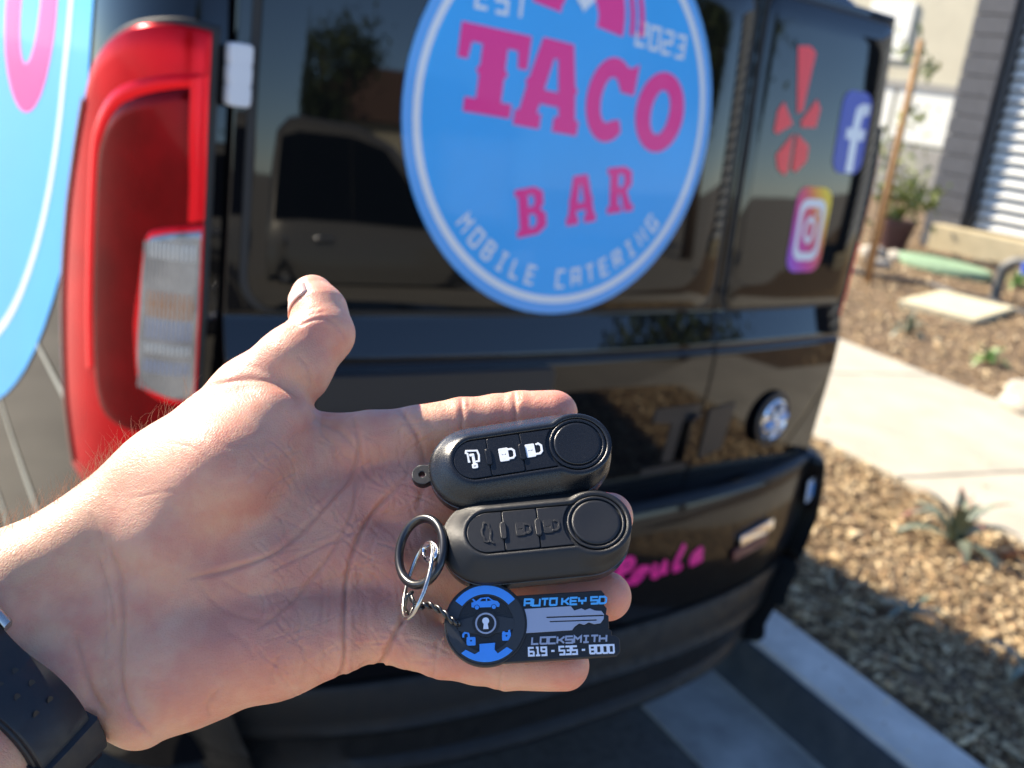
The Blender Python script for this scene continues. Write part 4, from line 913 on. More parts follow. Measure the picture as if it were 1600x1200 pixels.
def surface_nets(fn, lo, hi, h):
    ax = [np.arange(lo[i], hi[i]+h, h) for i in range(3)]
    sh = tuple(len(x) for x in ax)
    G = np.stack(np.meshgrid(*ax, indexing='ij'), -1).reshape(-1, 3)
    # coarse pass first, the fine values only near the surface
    H = 4; ci = [np.arange(0, n, H) for n in sh]
    C = np.stack(np.meshgrid(*[ax[i][ci[i]] for i in range(3)], indexing='ij'), -1)
    CD = fn(C.reshape(-1, 3)).reshape(C.shape[:3])
    near = [np.minimum((np.arange(n)+H//2)//H, len(c)-1) for n, c in zip(sh, ci)]
    D = CD[np.ix_(*near)].astype(np.float32).reshape(-1)
    w = np.flatnonzero(np.abs(D) < h*H*0.95+0.1)
    for s in range(0, len(w), 200000): D[w[s:s+200000]] = fn(G[w[s:s+200000]])
    D = D.reshape(sh); S = D < 0
    cs = tuple(n-1 for n in sh)
    acc = np.zeros(cs+(3,), np.float32); cnt = np.zeros(cs, np.float32)
    offs = [(i, j, k) for i in (0, 1) for j in (0, 1) for k in (0, 1)]
    def sub(A, o): return A[o[0]:o[0]+cs[0], o[1]:o[1]+cs[1], o[2]:o[2]+cs[2]]
    for p in offs:
        for axn in range(3):
            if p[axn] == 0:
                q = list(p); q[axn] = 1; q = tuple(q)
                a, b = sub(D, p), sub(D, q); m = sub(S, p) != sub(S, q)
                t = np.where(m, a/(a-b+1e-12), 0)
                for c in range(3):
                    acc[..., c] += np.where(m, p[c]+(t if c == axn else 0), 0)
                cnt += m
    act = cnt > 0; idx = -np.ones(cs, np.int64); idx[act] = np.arange(act.sum())
    I = np.argwhere(act)
    V = np.array(lo)+h*(I+acc[act]/cnt[act][:, None])
    F = []
    for axn in range(3):
        o1, o2 = [(1, 2), (2, 0), (0, 1)][axn]
        e = [0, 0, 0]; e[axn] = 1
        a = S[:sh[0]-e[0], :sh[1]-e[1], :sh[2]-e[2]]; b = S[e[0]:, e[1]:, e[2]:]
        X = np.argwhere(a != b)
        X = X[(X[:, o1] > 0) & (X[:, o2] > 0) & (X[:, o1] < cs[o1]) & (X[:, o2] < cs[o2])]
        flip = a[X[:, 0], X[:, 1], X[:, 2]]
        def g(d1, d2):
            Y = X.copy(); Y[:, o1] += d1; Y[:, o2] += d2
            return idx[Y[:, 0], Y[:, 1], Y[:, 2]]
        Q = np.stack([g(-1, -1), g(0, -1), g(0, 0), g(-1, 0)], 1)
        Q[~flip] = Q[~flip][:, ::-1]
        F.append(Q)
    return V, np.vstack(F)
def cam_to_world(P):                             # cm in camera space -> metres in the place
    P = P*0.01
    return CAM+P[:, :1]*XV+P[:, 1:2]*YV+P[:, 2:3]*FW
allp = PALM+THUMB+[p for ch in FINGERS for p in ch]
lo = np.min([np.minimum(a-ra, b-rb) for a, b, ra, rb in allp], 0)-0.5
hi = np.max([np.maximum(a+ra, b+rb) for a, b, ra, rb in allp], 0)+0.5
HV, HF = surface_nets(hand_sdf, lo, hi, 0.17)
me0 = mesh_np('hand_cage', HV, HF)
tmp = bpy.data.objects.new('hand_cage', me0); col.objects.link(tmp)
sm = tmp.modifiers.new('s', 'SUBSURF'); sm.levels = 2; sm.subdivision_type = 'CATMULL_CLARK'
hand_me = bpy.data.meshes.new_from_object(tmp.evaluated_get(bpy.context.evaluated_depsgraph_get()))
bpy.data.objects.remove(tmp, do_unlink=True); bpy.data.meshes.remove(me0)
nv = len(hand_me.vertices)
P = np.empty(nv*3, np.float32); hand_me.vertices.foreach_get('co', P); P = P.reshape(-1, 3)
def grad(P, e=0.02):
    d0 = hand_sdf(P)
    g = np.stack([hand_sdf(P+np.array([e if i == j else 0 for j in range(3)], np.float32))-d0 for i in range(3)], 1)/e
    return d0, g/np.maximum(np.linalg.norm(g, axis=1, keepdims=True), 1e-6)
d0, NRM = grad(P); P = P-NRM*d0[:, None]*0.9
# projected picture position of each vertex, to carve the creases of the palm where they run
U = 800+FPX*P[:, 0]/P[:, 2]; Vv = 600+FPX*P[:, 1]/P[:, 2]
FRONT = np.clip((-NRM[:, 2]-0.05)/0.25, 0, 1)
FI = np.flatnonzero(FRONT > 0)
def polydist(pts, mg=28):
    A = np.array(pts); l = A.min(0)-mg; h_ = A.max(0)+mg
    ix = FI[(U[FI] > l[0]) & (U[FI] < h_[0]) & (Vv[FI] > l[1]) & (Vv[FI] < h_[1])]
    u_, v_ = U[ix], Vv[ix]
    best = np.full(len(ix), 1e9, np.float32); par = np.zeros(len(ix), np.float32); n = len(pts)-1
    for i in range(n):
        ax_, ay_ = pts[i]; bx_, by_ = pts[i+1]; dx, dy = bx_-ax_, by_-ay_
        t = np.clip(((u_-ax_)*dx+(v_-ay_)*dy)/(dx*dx+dy*dy), 0, 1)
        d = np.hypot(u_-ax_-t*dx, v_-ay_-t*dy); m = d < best
        best[m] = d[m]; par[m] = (i+t[m])/n
    return ix, best, par
CREASES = [  # points, depth cm, half width px
    (((560, 668), (560, 700), (552, 736), (516, 780), (468, 832), (420, 868), (350, 892), (290, 905)), 0.060, 4.0),
    (((640, 740), (592, 790), (562, 836), (542, 900), (538, 980), (537, 1035), (524, 1075)), 0.085, 3.6),
    (((410, 900), (480, 864), (556, 828), (580, 810)), 0.030, 3.2),
    (((400, 985), (430, 962), (480, 916), (520, 860), (550, 800), (560, 735)), 0.045, 3.8),
    (((634, 962), (612, 1000), (590, 1048)), 0.10, 4.0),
    (((490, 650), (532, 672), (562, 712)), 0.035, 4.0),
    (((500, 655), (520, 700), (530, 750)), 0.022, 4.0),
    (((550, 642), (560, 690), (570, 735), (600, 760)), 0.030, 3.5),
    (((590, 690), (600, 720), (596, 745)), 0.02, 3.0),
    (((622, 636), (652, 680), (668, 735)), 0.055, 5.0),
    (((668, 735), (660, 770), (650, 800)), 0.04, 5.0),
    (((166, 845), (186, 900), (193, 962), (189, 1025), (193, 1080), (212, 1122), (242, 1152)), 0.05, 5.0),
    (((150, 860), (172, 930), (178, 985)), 0.030, 3.5),
    (((118, 985), (130, 1030), (146, 1086), (170, 1120)), 0.05, 6.0),
    (((160, 900), (166, 970), (164, 1030)), 0.020, 4.0),
    (((300, 612), (373, 594), (433, 600), (478, 632)), 0.030, 4.5),
    (((340, 560), (400, 575), (455, 600)), 0.010, 6.0),
    (((200, 780), (250, 770), (300, 768)), 0.007, 3.0),
    (((452, 516), (490, 500), (515, 500), (533, 518), (543, 542)), 0.022, 3.0),
    (((458, 508), (485, 492), (508, 488)), 0.015, 2.5), (((462, 500), (482, 484), (500, 480)), 0.02, 2.5),
    (((464, 555), (482, 575), (488, 606)), 0.025, 4.0),
    (((718, 600), (722, 640), (720, 700)), 0.045, 4.0), (((730, 600), (733, 640)), 0.02, 3.0),
    (((803, 600), (805, 635), (803, 690)), 0.045, 4.0), (((812, 600), (813, 630)), 0.018, 3.0),
    (((684, 1000), (680, 1030), (676, 1062)), 0.035, 4.0), (((784, 1020), (781, 1050), (779, 1085)), 0.035, 4.0),
    (((300, 900), (340, 945), (400, 968), (470, 960)), 0.02, 5.0),
    (((430, 1070), (425, 1050), (440, 1020)), 0.03, 5.0), (((330, 1120), (325, 1100), (345, 1075)), 0.04, 5.0),
    (((352, 985), (380, 1000), (400, 1030)), 0.015, 5.0), (((470, 1000), (478, 1030), (472, 1070)), 0.022, 5.0),
    (((500, 990), (506, 1030), (498, 1068)), 0.022, 5.0), (((560, 900), (572, 950), (574, 1000)), 0.018, 4.0),
    (((430, 760), (470, 790), (520, 820)), 0.012, 4.0), (((350, 700), (420, 690), (470, 700)), 0.010, 5.0),
    (((250, 690), (300, 700), (330, 725)), 0.005, 3.5),
    (((140, 800), (160, 840), (166, 880)), 0.016, 3.5), (((345, 905), (390, 930), (440, 925)), 0.016, 3.5),
    (((500, 880), (505, 930), (500, 985)), 0.018, 3.6), (((448, 930), (470, 965), (462, 1005)), 0.014, 3.4),
]
rr_ = random.Random(3)
for k in range(230):                               # fine secondary lines, mostly across the palm's main direction
    x0 = 640-250*rr_.random()**1.5; y0 = rr_.uniform(655, 1050)
    a = rr_.gauss(1.05, 0.45) if rr_.random() < 0.6 else rr_.gauss(-0.7, 0.4); l = rr_.uniform(25, 85)
    c = rr_.uniform(-14, 14)
    CREASES.append((((x0, y0), (x0+math.cos(a)*l/2+c, y0+math.sin(a)*l/2), (x0+math.cos(a)*l, y0+math.sin(a)*l)), rr_.uniform(0.006, 0.018), rr_.uniform(1.7, 2.8)))
disp = np.zeros(nv, np.float32); cre = np.zeros(nv, np.float32)
for pts, dep, wd in CREASES:
    ix, dd, par = polydist(spline(pts, 5))
    fr = FRONT[ix]
    wig = 1+0.25*np.sin(par*23+pts[0][0])
    end = np.clip(np.minimum(par, 1-par)*7, 0, 1)**0.7
    gsn = np.exp(-(dd/(wd*wig))**2)-0.30*np.exp(-((dd-wd*2.3)/(wd*1.6))**2)
    disp[ix] -= dep*gsn*end*fr
    cre[ix] = np.maximum(cre[ix], min(1.0, dep/0.07)*np.exp(-(dd/(wd*0.8))**2)*end*fr)
# soft hollows: centre of the palm, beside the ball of the thumb; tendons at the wrist
def blob(u, v, su, sv, ang, h):
    c, s = math.cos(R(ang)), math.sin(R(ang)); x = (U-u)*c+(Vv-v)*s; y = -(U-u)*s+(Vv-v)*c
    return h*np.exp(-(x/su)**2-(y/sv)**2)*FRONT
disp += blob(470, 850, 95, 75, 20, -0.08)+blob(515, 700, 35, 60, 0, -0.18)+blob(640, 1000, 20, 40, 20, 0.03)
disp += blob(70, 960, 170, 60, -42, -0.12)
disp += blob(600, 740, 40, 45, 10, -0.05)+blob(600, 840, 40, 45, 0, -0.06)+blob(600, 930, 30, 40, 0, -0.05)
n_ = (np.sin(P[:, 0]*2.1+1.3*np.sin(P[:, 1]*1.7))+np.sin(P[:, 1]*2.6+1.1*np.sin(P[:, 2]*2.2+P[:, 0])))*0.012
P = P+NRM*(disp+n_)[:, None]
hand_me.vertices.foreach_set('co', cam_to_world(P).astype(np.float32).ravel())
hand_me.polygons.foreach_set('use_smooth', [True]*len(hand_me.polygons))
# pigment: redder finger ends, pads and heel of the hand; creases redder and darker
red = np.zeros(nv, np.float32)
for ch in FINGERS:
    b = ch[-1][1]; red += np.exp(-(np.linalg.norm(P-b, axis=1)/1.6)**2)*0.9
    b = ch[0][0]; red += np.exp(-(np.linalg.norm(P-b, axis=1)/1.5)**2)*0.35
for (u, v, w, s, k) in ((330, 1030, 1.5, 2.2, 0.55), (600, 800, 1, 2.2, 0.35), (420, 700, 2, 1.8, 0.25), (486, 470, 1, 1.3, 0.6), (440, 940, 1, 2.0, 0.4)):
    red += k*np.exp(-(np.linalg.norm(P-hp(u, v, w), axis=1)/s)**2)
arm = np.clip((260-U)/260, 0, 1)*1.0               # the forearm is yellower than the palm
for nm, arr in (('redness', np.clip(red, 0, 1)), ('crease', cre), ('arm', arm.astype(np.float32))):
    a = hand_me.attributes.new(nm, 'FLOAT', 'POINT'); a.data.foreach_set('value', arr.astype(np.float32))
def skin_material():
    m = bpy.data.materials.new('skin'); m.use_nodes = True
    nt = m.node_tree; N = nt.nodes; L = nt.links; b = N['Principled BSDF']
    tc = N.new('ShaderNodeTexCoord')
    def attr(n):
        a = N.new('ShaderNodeAttribute'); a.attribute_name = n; return a.outputs['Fac']
    def noise(s, d=4, r=0.6):
        n = N.new('ShaderNodeTexNoise'); n.inputs['Scale'].default_value = s; n.inputs['Detail'].default_value = d
        n.inputs['Roughness'].default_value = r; L.new(tc.outputs['Object'], n.inputs['Vector']); return n.outputs['Fac']
    def mix(f, a, c):
        x = N.new('ShaderNodeMix'); x.data_type = 'RGBA'; x.clamp_factor = True
        if isinstance(f, float): x.inputs[0].default_value = f
        else: L.new(f, x.inputs[0])
        for sck, val in ((x.inputs[6], a), (x.inputs[7], c)):
            if isinstance(val, tuple): sck.default_value = (*val, 1)
            else: L.new(val, sck)
        return x.outputs[2]
    def rng_(f, a, c, lo=0.0, hi=1.0):
        r_ = N.new('ShaderNodeMapRange'); L.new(f, r_.inputs[0])
        for i, vv in zip((1, 2, 3, 4), (a, c, lo, hi)): r_.inputs[i].default_value = vv
        return r_.outputs[0]
    c = mix(attr('redness'), (0.69, 0.370, 0.245), (0.68, 0.270, 0.185))
    c = mix(attr('arm'), c, (0.66, 0.390, 0.240))
    c = mix(rng_(noise(55, 5), 0.40, 0.62, 0, 0.75), c, (0.63, 0.248, 0.175))        # mottling
    c = mix(rng_(noise(38, 3), 0.48, 0.66, 0, 0.60), c, (0.72, 0.435, 0.295))
    c = mix(rng_(noise(330, 2), 0.55, 0.75, 0, 0.20), c, (0.56, 0.25, 0.20))
    cr = N.new('ShaderNodeMath'); cr.operation = 'MULTIPLY'; L.new(attr('crease'), cr.inputs[0]); cr.inputs[1].default_value = 0.24
    c = mix(cr.outputs[0], c, (0.38, 0.13, 0.09))
    L.new(c, b.inputs['Base Color'])
    L.new(rng_(noise(240, 3), 0.3, 0.7, 0.34, 0.52), b.inputs['Roughness'])
    b.inputs['Subsurface Weight'].default_value = 0.75
    b.inputs['Subsurface Radius'].default_value = (1.0, 0.32, 0.18); b.inputs['Subsurface Scale'].default_value = 0.0028
    b.inputs['Specular IOR Level'].default_value = 0.42
    vo = N.new('ShaderNodeTexVoronoi'); vo.feature = 'DISTANCE_TO_EDGE'; vo.inputs['Scale'].default_value = 900
    mp = N.new('ShaderNodeMapping'); mp.inputs['Scale'].default_value = (1.0, 1.6, 0.8); mp.inputs['Rotation'].default_value = (0.4, 0.3, 0.7)
    L.new(tc.outputs['Object'], mp.inputs['Vector']); L.new(mp.outputs[0], vo.inputs['Vector'])
    b1 = N.new('ShaderNodeBump'); b1.inputs['Strength'].default_value = 0.28; b1.inputs['Distance'].default_value = 0.00025
    L.new(rng_(vo.outputs['Distance'], 0.0, 0.25), b1.inputs['Height'])
    b2 = N.new('ShaderNodeBump'); b2.inputs['Strength'].default_value = 0.22; b2.inputs['Distance'].default_value = 0.0007
    L.new(noise(420, 4), b2.inputs['Height']); L.new(b1.outputs[0], b2.inputs['Normal'])
    L.new(b2.outputs[0], b.inputs['Normal'])
    return m
M['skin'] = skin_material()
hand = link('person', hand_me, M['skin'])
tag(hand, 'bare left forearm and open palm carrying two key fobs and a tag', 'person')
# thumbnail, seen almost edge on at the outer side of the thumb
def cw(u, v, w): return cam_to_world(hp(u, v, w)[None])[0]
# ------------------------------------------------------------------ what lies on the palm: two flip keys, split ring, tag
M['key_matte'] = mat('key_matte', (0.007, 0.0078, 0.0095), 0.36, bump=0.25, bscale=75, bdist=0.006, rvar=0.05, vscale=30, spec=0.5)
M['key_gloss'] = mat('key_gloss', (0.010, 0.011, 0.013), 0.25, bump=0.10, bscale=70, bdist=0.005, rvar=0.07, vscale=12, spec=0.5)
add_specks(M['key_gloss'], 26, 0.66, 0.74, (0.22, 0.22, 0.21), 0.8); add_specks(M['key_matte'], 40, 0.68, 0.76, (0.12, 0.12, 0.12), 0.6)
M['key_rubber'] = mat('key_rubber', (0.009, 0.010, 0.012), 0.37, bump=0.2, bscale=80, bdist=0.005)
M['key_side'] = mat('key_side', (0.016, 0.016, 0.016), 0.24, spec=1.0, bump=0.06, bscale=60, bdist=0.005)
M['icon_white'] = mat('icon_white', (0.78, 0.80, 0.82), 0.5, var=0.06, vscale=9)
M['pvc_black'] = mat('pvc_black', (0.012, 0.013, 0.015), 0.5, bump=0.15, bscale=20, bdist=0.008)
M['pvc_grey'] = mat('pvc_grey', (0.030, 0.033, 0.038), 0.5)
M['pvc_blue'] = mat('pvc_blue', (0.06, 0.30, 0.86), 0.5, var=0.04, vscale=3)
M['pvc_cyan'] = mat('pvc_cyan', (0.10, 0.46, 0.90), 0.45)
M['pvc_silver'] = mat('pvc_silver', (0.36, 0.40, 0.52), 0.42)
M['pvc_white'] = mat('pvc_white', (0.78, 0.82, 0.92), 0.5)
M['black_metal'] = mat('black_metal', (0.012, 0.012, 0.013), 0.32, metal=0.0, coat=0.6, coat_rough=0.15, bump=0.1, bscale=900, bdist=0.0002)
M['steel'] = mat('steel', (0.48, 0.47, 0.45), 0.25, metal=1.0, rvar=0.06, vscale=300)

def frame(u, v, w_face, thick, rot, tilt=27.0, yaw=0.0):
    """matrix that puts a flat thing (local cm, z up from its back) on the hand"""
    a = R(tilt); ex = np.array((math.cos(R(yaw)), 0, math.sin(R(yaw))))
    n0 = np.array((0, -math.sin(a), -math.cos(a))); ex = ex-n0*(ex @ n0); ex /= np.linalg.norm(ex)
    ey = np.cross(n0, ex)
    e1 = math.cos(R(rot))*ex+math.sin(R(rot))*ey; e2 = np.cross(n0, e1)
    O = hp(u, v, w_face)-n0*thick
    B = np.stack([e1, e2, n0], 1)                   # camera space columns
    W = np.stack([XV, YV, FW], 1) @ B
    Ow = cam_to_world(O[None])[0]
    m = Matrix.Identity(4)
    for i in range(3):
        for j in range(3): m[i][j] = W[i, j]*0.01
        m[i][3] = Ow[i]
    return m
KA, KR = 1.55, 1.47
def key_outline(rfun, n_end=30, n_edge=34):
    out = []
    for k in range(n_end+1):
        ph = -math.pi/2+math.pi*k/n_end; out.append((KA, ph))
    for k in range(1, n_edge):
        out.append((KA-2*KA*k/n_edge, math.pi/2))
    for k in range(n_end+1):
        ph = math.pi/2+math.pi*k/n_end; out.append((-KA, ph))
    for k in range(1, n_edge):
        out.append((-KA+2*KA*k/n_edge, -math.pi/2))
    P = []
    for c, ph in out:
        r = rfun(c, ph); P.append((c+r*math.cos(ph), r*math.sin(ph)))
    return np.array(P)
CX, CR = KA+0.33, 0.97                                # round button
def keyhole(grow=0.0):
    def f(c, ph):
        pill = 0.74+grow
        if c >= KA-1e-9:
            d = CX-KA; r = CR+grow
            return d*math.cos(ph)+math.sqrt(max(0.01, r*r-(d*math.sin(ph))**2))
        if c <= -KA+1e-9: return pill-0.10*abs(math.cos(ph))
        q = (CR+grow)**2-(c-CX)**2
        ci = math.sqrt(q) if q > 0 else 0.0
        k = 0.10; h = min(1, max(0, 0.5+0.5*(ci-pill)/k))
        return pill*(1-h)+ci*h+k*h*(1-h)*0.5
    return f
def ring3(P2, z): return np.column_stack([P2, np.full(len(P2), z)])
def key_parts(root, shell_mat, side_mat, btn_mat, icons, icon_mat, raised):
    o = lambda r: key_outline(lambda c, ph: r)
    lo_r = [ring3(o(KR-0.30), 0.0), ring3(o(KR-0.12), 0.03), ring3(o(KR-0.03), 0.14), ring3(o(KR), 0.30), ring3(o(KR), 0.585), ring3(o(KR-0.03), 0.605)]
    V, F = loft(lo_r, True, True, True); link('lower_shell', smooth_by_angle(mesh_np('lower_shell', V, F), 35), side_mat, root)
    kh = lambda g: key_outline(keyhole(g))
    def lerp(g, r, t): return kh(g)*(1-t)+o(r)*t
    up = [ring3(o(KR-0.035), 0.60), ring3(o(KR-0.005), 0.625), ring3(o(KR-0.005), 0.72), ring3(o(KR-0.03), 0.80),
          ring3(lerp(0.16, KR-0.06, 0.90), 0.86), ring3(lerp(0.16, KR-0.06, 0.65), 1.00), ring3(lerp(0.16, KR-0.06, 0.35), 1.145),
          ring3(lerp(0.16, KR-0.06, 0.12), 1.25), ring3(kh(0.15), 1.295), ring3(kh(0.10), 1.32), ring3(kh(0.04), 1.325),
          ring3(kh(0.0), 1.31), ring3(kh(-0.025), 1.27), ring3(kh(-0.03), 1.22), ring3(kh(-0.30), 1.22)]
    V, F = loft(up, True, True, True); link('upper_shell', smooth_by_angle(mesh_np('upper_shell', V, F), 50), shell_mat, root)
    # three push buttons in the pill, with small guard tabs between them
    hb = 0.655
    spans = ((-KA-0.60, -1.07), (-1.00, 0.03), (0.10, 0.865))
    shapes = []
    x0, x1 = spans[0]
    arc = [(x0+0.62+0.655*math.cos(a)*0.945, hb*math.sin(a)) for a in np.linspace(math.pi/2, 3*math.pi/2, 18)]
    shapes.append(arc+[(x1, -hb), (x1, hb)])
    x0, x1 = spans[1]; shapes.append(rrect(x0, -hb, x1, hb, 0.05, 3))
    x0, x1 = spans[2]
    # the right button ends on the arc of the round button
    arc2 = [(CX-1.02*math.cos(a), 1.02*math.sin(a)) for a in np.linspace(math.asin(hb/1.02), -math.asin(hb/1.02), 12)]
    shapes.append([(x0, -hb), (x0, hb)][::-1]+[] if False else [(x0, hb)]+[(x0, -hb)]+[(p[0]-0.03, p[1]) for p in arc2[::-1]])
    for i, L in enumerate(shapes):
        me = shape2d([L], 0.045, 0.022); me.transform(Matrix.Translation((0, 0, 1.235))); smooth_by_angle(me, 40)
        b = link('button', me, btn_mat, root)
        ic = icons[i]
        me2 = join_meshes([(shape2d(lp, 0.010 if not raised else 0.016, 0.006), Matrix.Translation((0, 0, 1.302+0.0016*k))) for k, lp in enumerate(ic)])
        link('icon', me2, icon_mat, b)
    for x in (-1.035, 0.065):
        me = shape2d([rrect(x-0.075, -0.27, x+0.075, 0.27, 0.07, 4)], 0.05, 0.025); me.transform(Matrix.Translation((0, 0, 1.28)))
        link('guard_tab', smooth_by_angle(me, 40), shell_mat, root)
    # round blade-release button with a groove round it
    prof = [(0.915, 1.20), (0.905, 1.306), (0.885, 1.318), (0.845, 1.318), (0.825, 1.305), (0.82, 1.25), (0.72, 1.25)]
    ang = np.linspace(0, 2*math.pi, 56, endpoint=False)
    V, F = loft([np.column_stack([CX+r*np.cos(ang), r*np.sin(ang), np.full(56, z)]) for r, z in prof])
    link('button_ring', smooth_by_angle(mesh_np('button_ring', V, F), 45), shell_mat, root)
    prof = [(0.765, 1.22), (0.765, 1.295), (0.75, 1.324), (0.715, 1.336), (0.67, 1.336), (0.40, 1.326), (0.10, 1.32)]
    V, F = loft([np.column_stack([CX+r*np.cos(ang), r*np.sin(ang), np.full(56, z)]) for r, z in prof], True, False, True)
    link('round_button', smooth_by_angle(mesh_np('round_button', V, F), 45), btn_mat, root)
def lock_icon(x, y, s, opened):
    """padlock turned on its side, shackle to the right"""
    bodyp = rrect(x-0.30*s, y-0.30*s, x+0.08*s, y+0.30*s, 0.04*s, 3)
    slot = [[(x-0.20*s, y-0.03*s), (x-0.20*s, y+0.03*s), (x-0.14*s, y+0.015*s), (x-0.08*s, y+0.015*s), (x-0.02*s, y+0.05*s), (x-0.02*s, y-0.05*s), (x-0.08*s, y-0.015*s), (x-0.14*s, y-0.015*s)]]
    if opened: sh = [(x+0.16*s, y+0.24*s), (x+0.26*s, y+0.27*s), (x+0.37*s, y+0.16*s), (x+0.36*s, y-0.10*s), (x+0.26*s, y-0.20*s), (x+0.06*s, y-0.20*s)]
    else: sh = [(x+0.06*s, y+0.21*s), (x+0.24*s, y+0.21*s), (x+0.33*s, y+0.12*s), (x+0.33*s, y-0.12*s), (x+0.24*s, y-0.21*s), (x+0.06*s, y-0.21*s)]
    return [[bodyp]+slot, stroke(sh, 0.075*s)[0:1]]
def van_key_icon(x, y, s):
    van = stroke([(x+0.02*s, y-0.20*s), (x+0.26*s, y-0.20*s), (x+0.30*s, y+0.10*s), (x+0.24*s, y+0.34*s), (x-0.24*s, y+0.40*s), (x-0.27*s, y+0.30*s), (x-0.20*s, y+0.26*s), (x-0.20*s, y-0.16*s), (x-0.14*s, y-0.16*s)], 0.07*s)
    key = [rrect(x-0.02*s, y-0.36*s, x+0.09*s, y+0.20*s, 0.03*s, 2)]
    bow = [rrect(x-0.08*s, y-0.52*s, x+0.17*s, y-0.30*s, 0.05*s, 3), rrect(x-0.02*s, y-0.45*s, x+0.11*s, y-0.38*s, 0.02*s, 2)]
    tooth = [rrect(x-0.12*s, y+0.10*s, x+0.08*s, y+0.21*s, 0.02*s, 2)]
    return [van, key, bow, tooth]
def car_icon(x, y, s):
    pts = [(0, -.42), (.12, -.36), (.12, -.18), (.16, -.08), (.16, .10), (.10, .20), (.10, .34), (.02, .42), (-.10, .40), (-.12, .22), (-.18, .12), (-.18, -.10), (-.12, -.20), (-.12, -.36)]
    return [stroke([(x+px*s, y+py*s) for px, py in pts], 0.06*s, True), stroke([(x+.12*s, y-.40*s), (x+.24*s, y-.50*s)], 0.06*s)]
K1 = empty('key_fob', (0, 0, 0), 'glossy black flip key with white printed lock symbols, upper of two', 'key', 'key fobs on the palm')
key_parts(K1, M['key_gloss'], M['key_side'], M['key_gloss'],
          (van_key_icon(-1.55, 0.05, 0.72), lock_icon(-0.45, 0.0, 0.78, False), lock_icon(0.42, 0.0, 0.78, True)), M['icon_white'], False)
# lug with a hole at the key's end
lug = shape2d([circle(-3.22, 0.10, 0.33, 24, R(60), R(300), True)+[(-2.75, -0.22), (-2.75, 0.42)], circle(-3.24, 0.10, 0.13, 18)], 0.13, 0.03)
lug.transform(Matrix.Translation((0, 0, 0.45))); link('lug', smooth_by_angle(lug, 40), M['key_matte'], K1)
K1.matrix_world = frame(813, 706, 2.42, 1.33, 9.8, 31.0)
K2 = empty('key_fob', (0, 0, 0), 'matte black flip key with embossed symbols, lower one beside the split ring', 'key', 'key fobs on the palm')
key_parts(K2, M['key_matte'], M['key_side'], M['key_rubber'],
          (car_icon(-1.55, 0.0, 0.80), lock_icon(-0.42, 0.0, 0.72, False), lock_icon(0.45, 0.0, 0.72, True)), M['key_matte'], True)
K2.matrix_world = frame(838, 824, 2.47, 1.33, 6.0, 34.0)
# stroke lettering for the rubber tag
def lettering(text, x, y, h, w, gap, wt, z, shear=0.0, thick=0.012, bevel=0.004):
    items = []; k = 0; adv = 0.0
    for ch in text:
        if ch != ' ':
            for s in GL[ch]:
                pts = [(x+adv+px/0.8*w+shear*py*h, y+py*h) for px, py in s]
                items.append((shape2d(stroke(pts, wt), thick, bevel), Matrix.Translation((0, 0, z+0.0012*(k % 4))))); k += 1
            adv += w+gap
        else: adv += w*0.55
    return join_meshes(items)
TG = empty('key_tag', (0, 0, 0), 'black rubber steering wheel and key shaped tag with blue and white lettering', 'key tag')
disc = circle(0, 0, 1.20, 64)
bar = [(0.2, -1.16), (3.92, -1.06), (4.02, -0.96), (4.03, -0.62), (3.93, -0.52), (3.78, -0.50), (3.80, -0.36), (3.72, -0.30), (3.74, 0.10), (3.66, 0.16),
       (3.70, 0.34), (3.63, 0.42), (3.66, 0.78), (3.58, 0.88), (0.9, 0.80), (0.2, 1.10)]
me = shape2d([bar], 0.13, 0.03); me.transform(Matrix.Translation((0, 0, 0.15))); link('bar_plate', smooth_by_angle(me, 40), M['pvc_black'], TG)
me = shape2d([circle(0, 0, 1.24, 64), circle(-1.03, -0.02, 0.115, 16)], 0.15, 0.035); me.transform(Matrix.Translation((0, 0, 0.173))); link('disc_plate', smooth_by_angle(me, 40), M['pvc_black'], TG)
Z = 0.372
def ringarc(r0, r1, a0, a1, n=28):
    return circle(0, 0, r1, n, R(a0), R(a1), True)+circle(0, 0, r0, n, R(a1), R(a0), True)
def tpart(name, loops_list, m, z=Z, th=0.02):
    me = join_meshes([(shape2d(lp, th, 0.006), Matrix.Translation((0, 0, z+0.003*k))) for k, lp in enumerate(loops_list)])
    return link(name, smooth_by_angle(me, 40), m, TG)
tpart('wheel_rim', [[circle(0, 0, 1.19, 64), circle(0, 0, 0.86, 64)]], M['pvc_grey'])
tpart('spoke', [[[(-0.88, 0.10), (-0.35, 0.22), (0.35, 0.22), (0.88, 0.10), (0.88, -0.18), (0.30, -0.30), (-0.30, -0.30), (-0.88, -0.18)]]], M['pvc_grey'])
tpart('blue_arc', [[ringarc(0.90, 1.15, 38, 142)]], M['pvc_blue'], Z+0.028)
tpart('blue_arc', [[[(-0.20, -0.62), (0.26, -0.60), (0.24, -0.80), (0.34, -0.92), (0.62, -0.74)]+circle(0, 0, 1.15, 26, R(-47), R(-131), True)+[(-0.62, -0.78), (-0.36, -0.92), (-0.20, -0.84)]]], M['pvc_blue'], Z+0.028)
tpart('hub', [[circle(0, 0, 0.40, 40)]], M['pvc_black'], Z+0.012, 0.03)
tpart('hub_ring', [[circle(0, 0, 0.315, 40), circle(0, 0, 0.275, 40)]], M['pvc_silver'], Z+0.045, 0.01)
tpart('keyhole', [[circle(0, 0.07, 0.10, 20)], [[(-0.045, 0.05), (0.045, 0.05), (0.075, -0.17), (-0.075, -0.17)]]], M['pvc_white'], Z+0.045, 0.01)
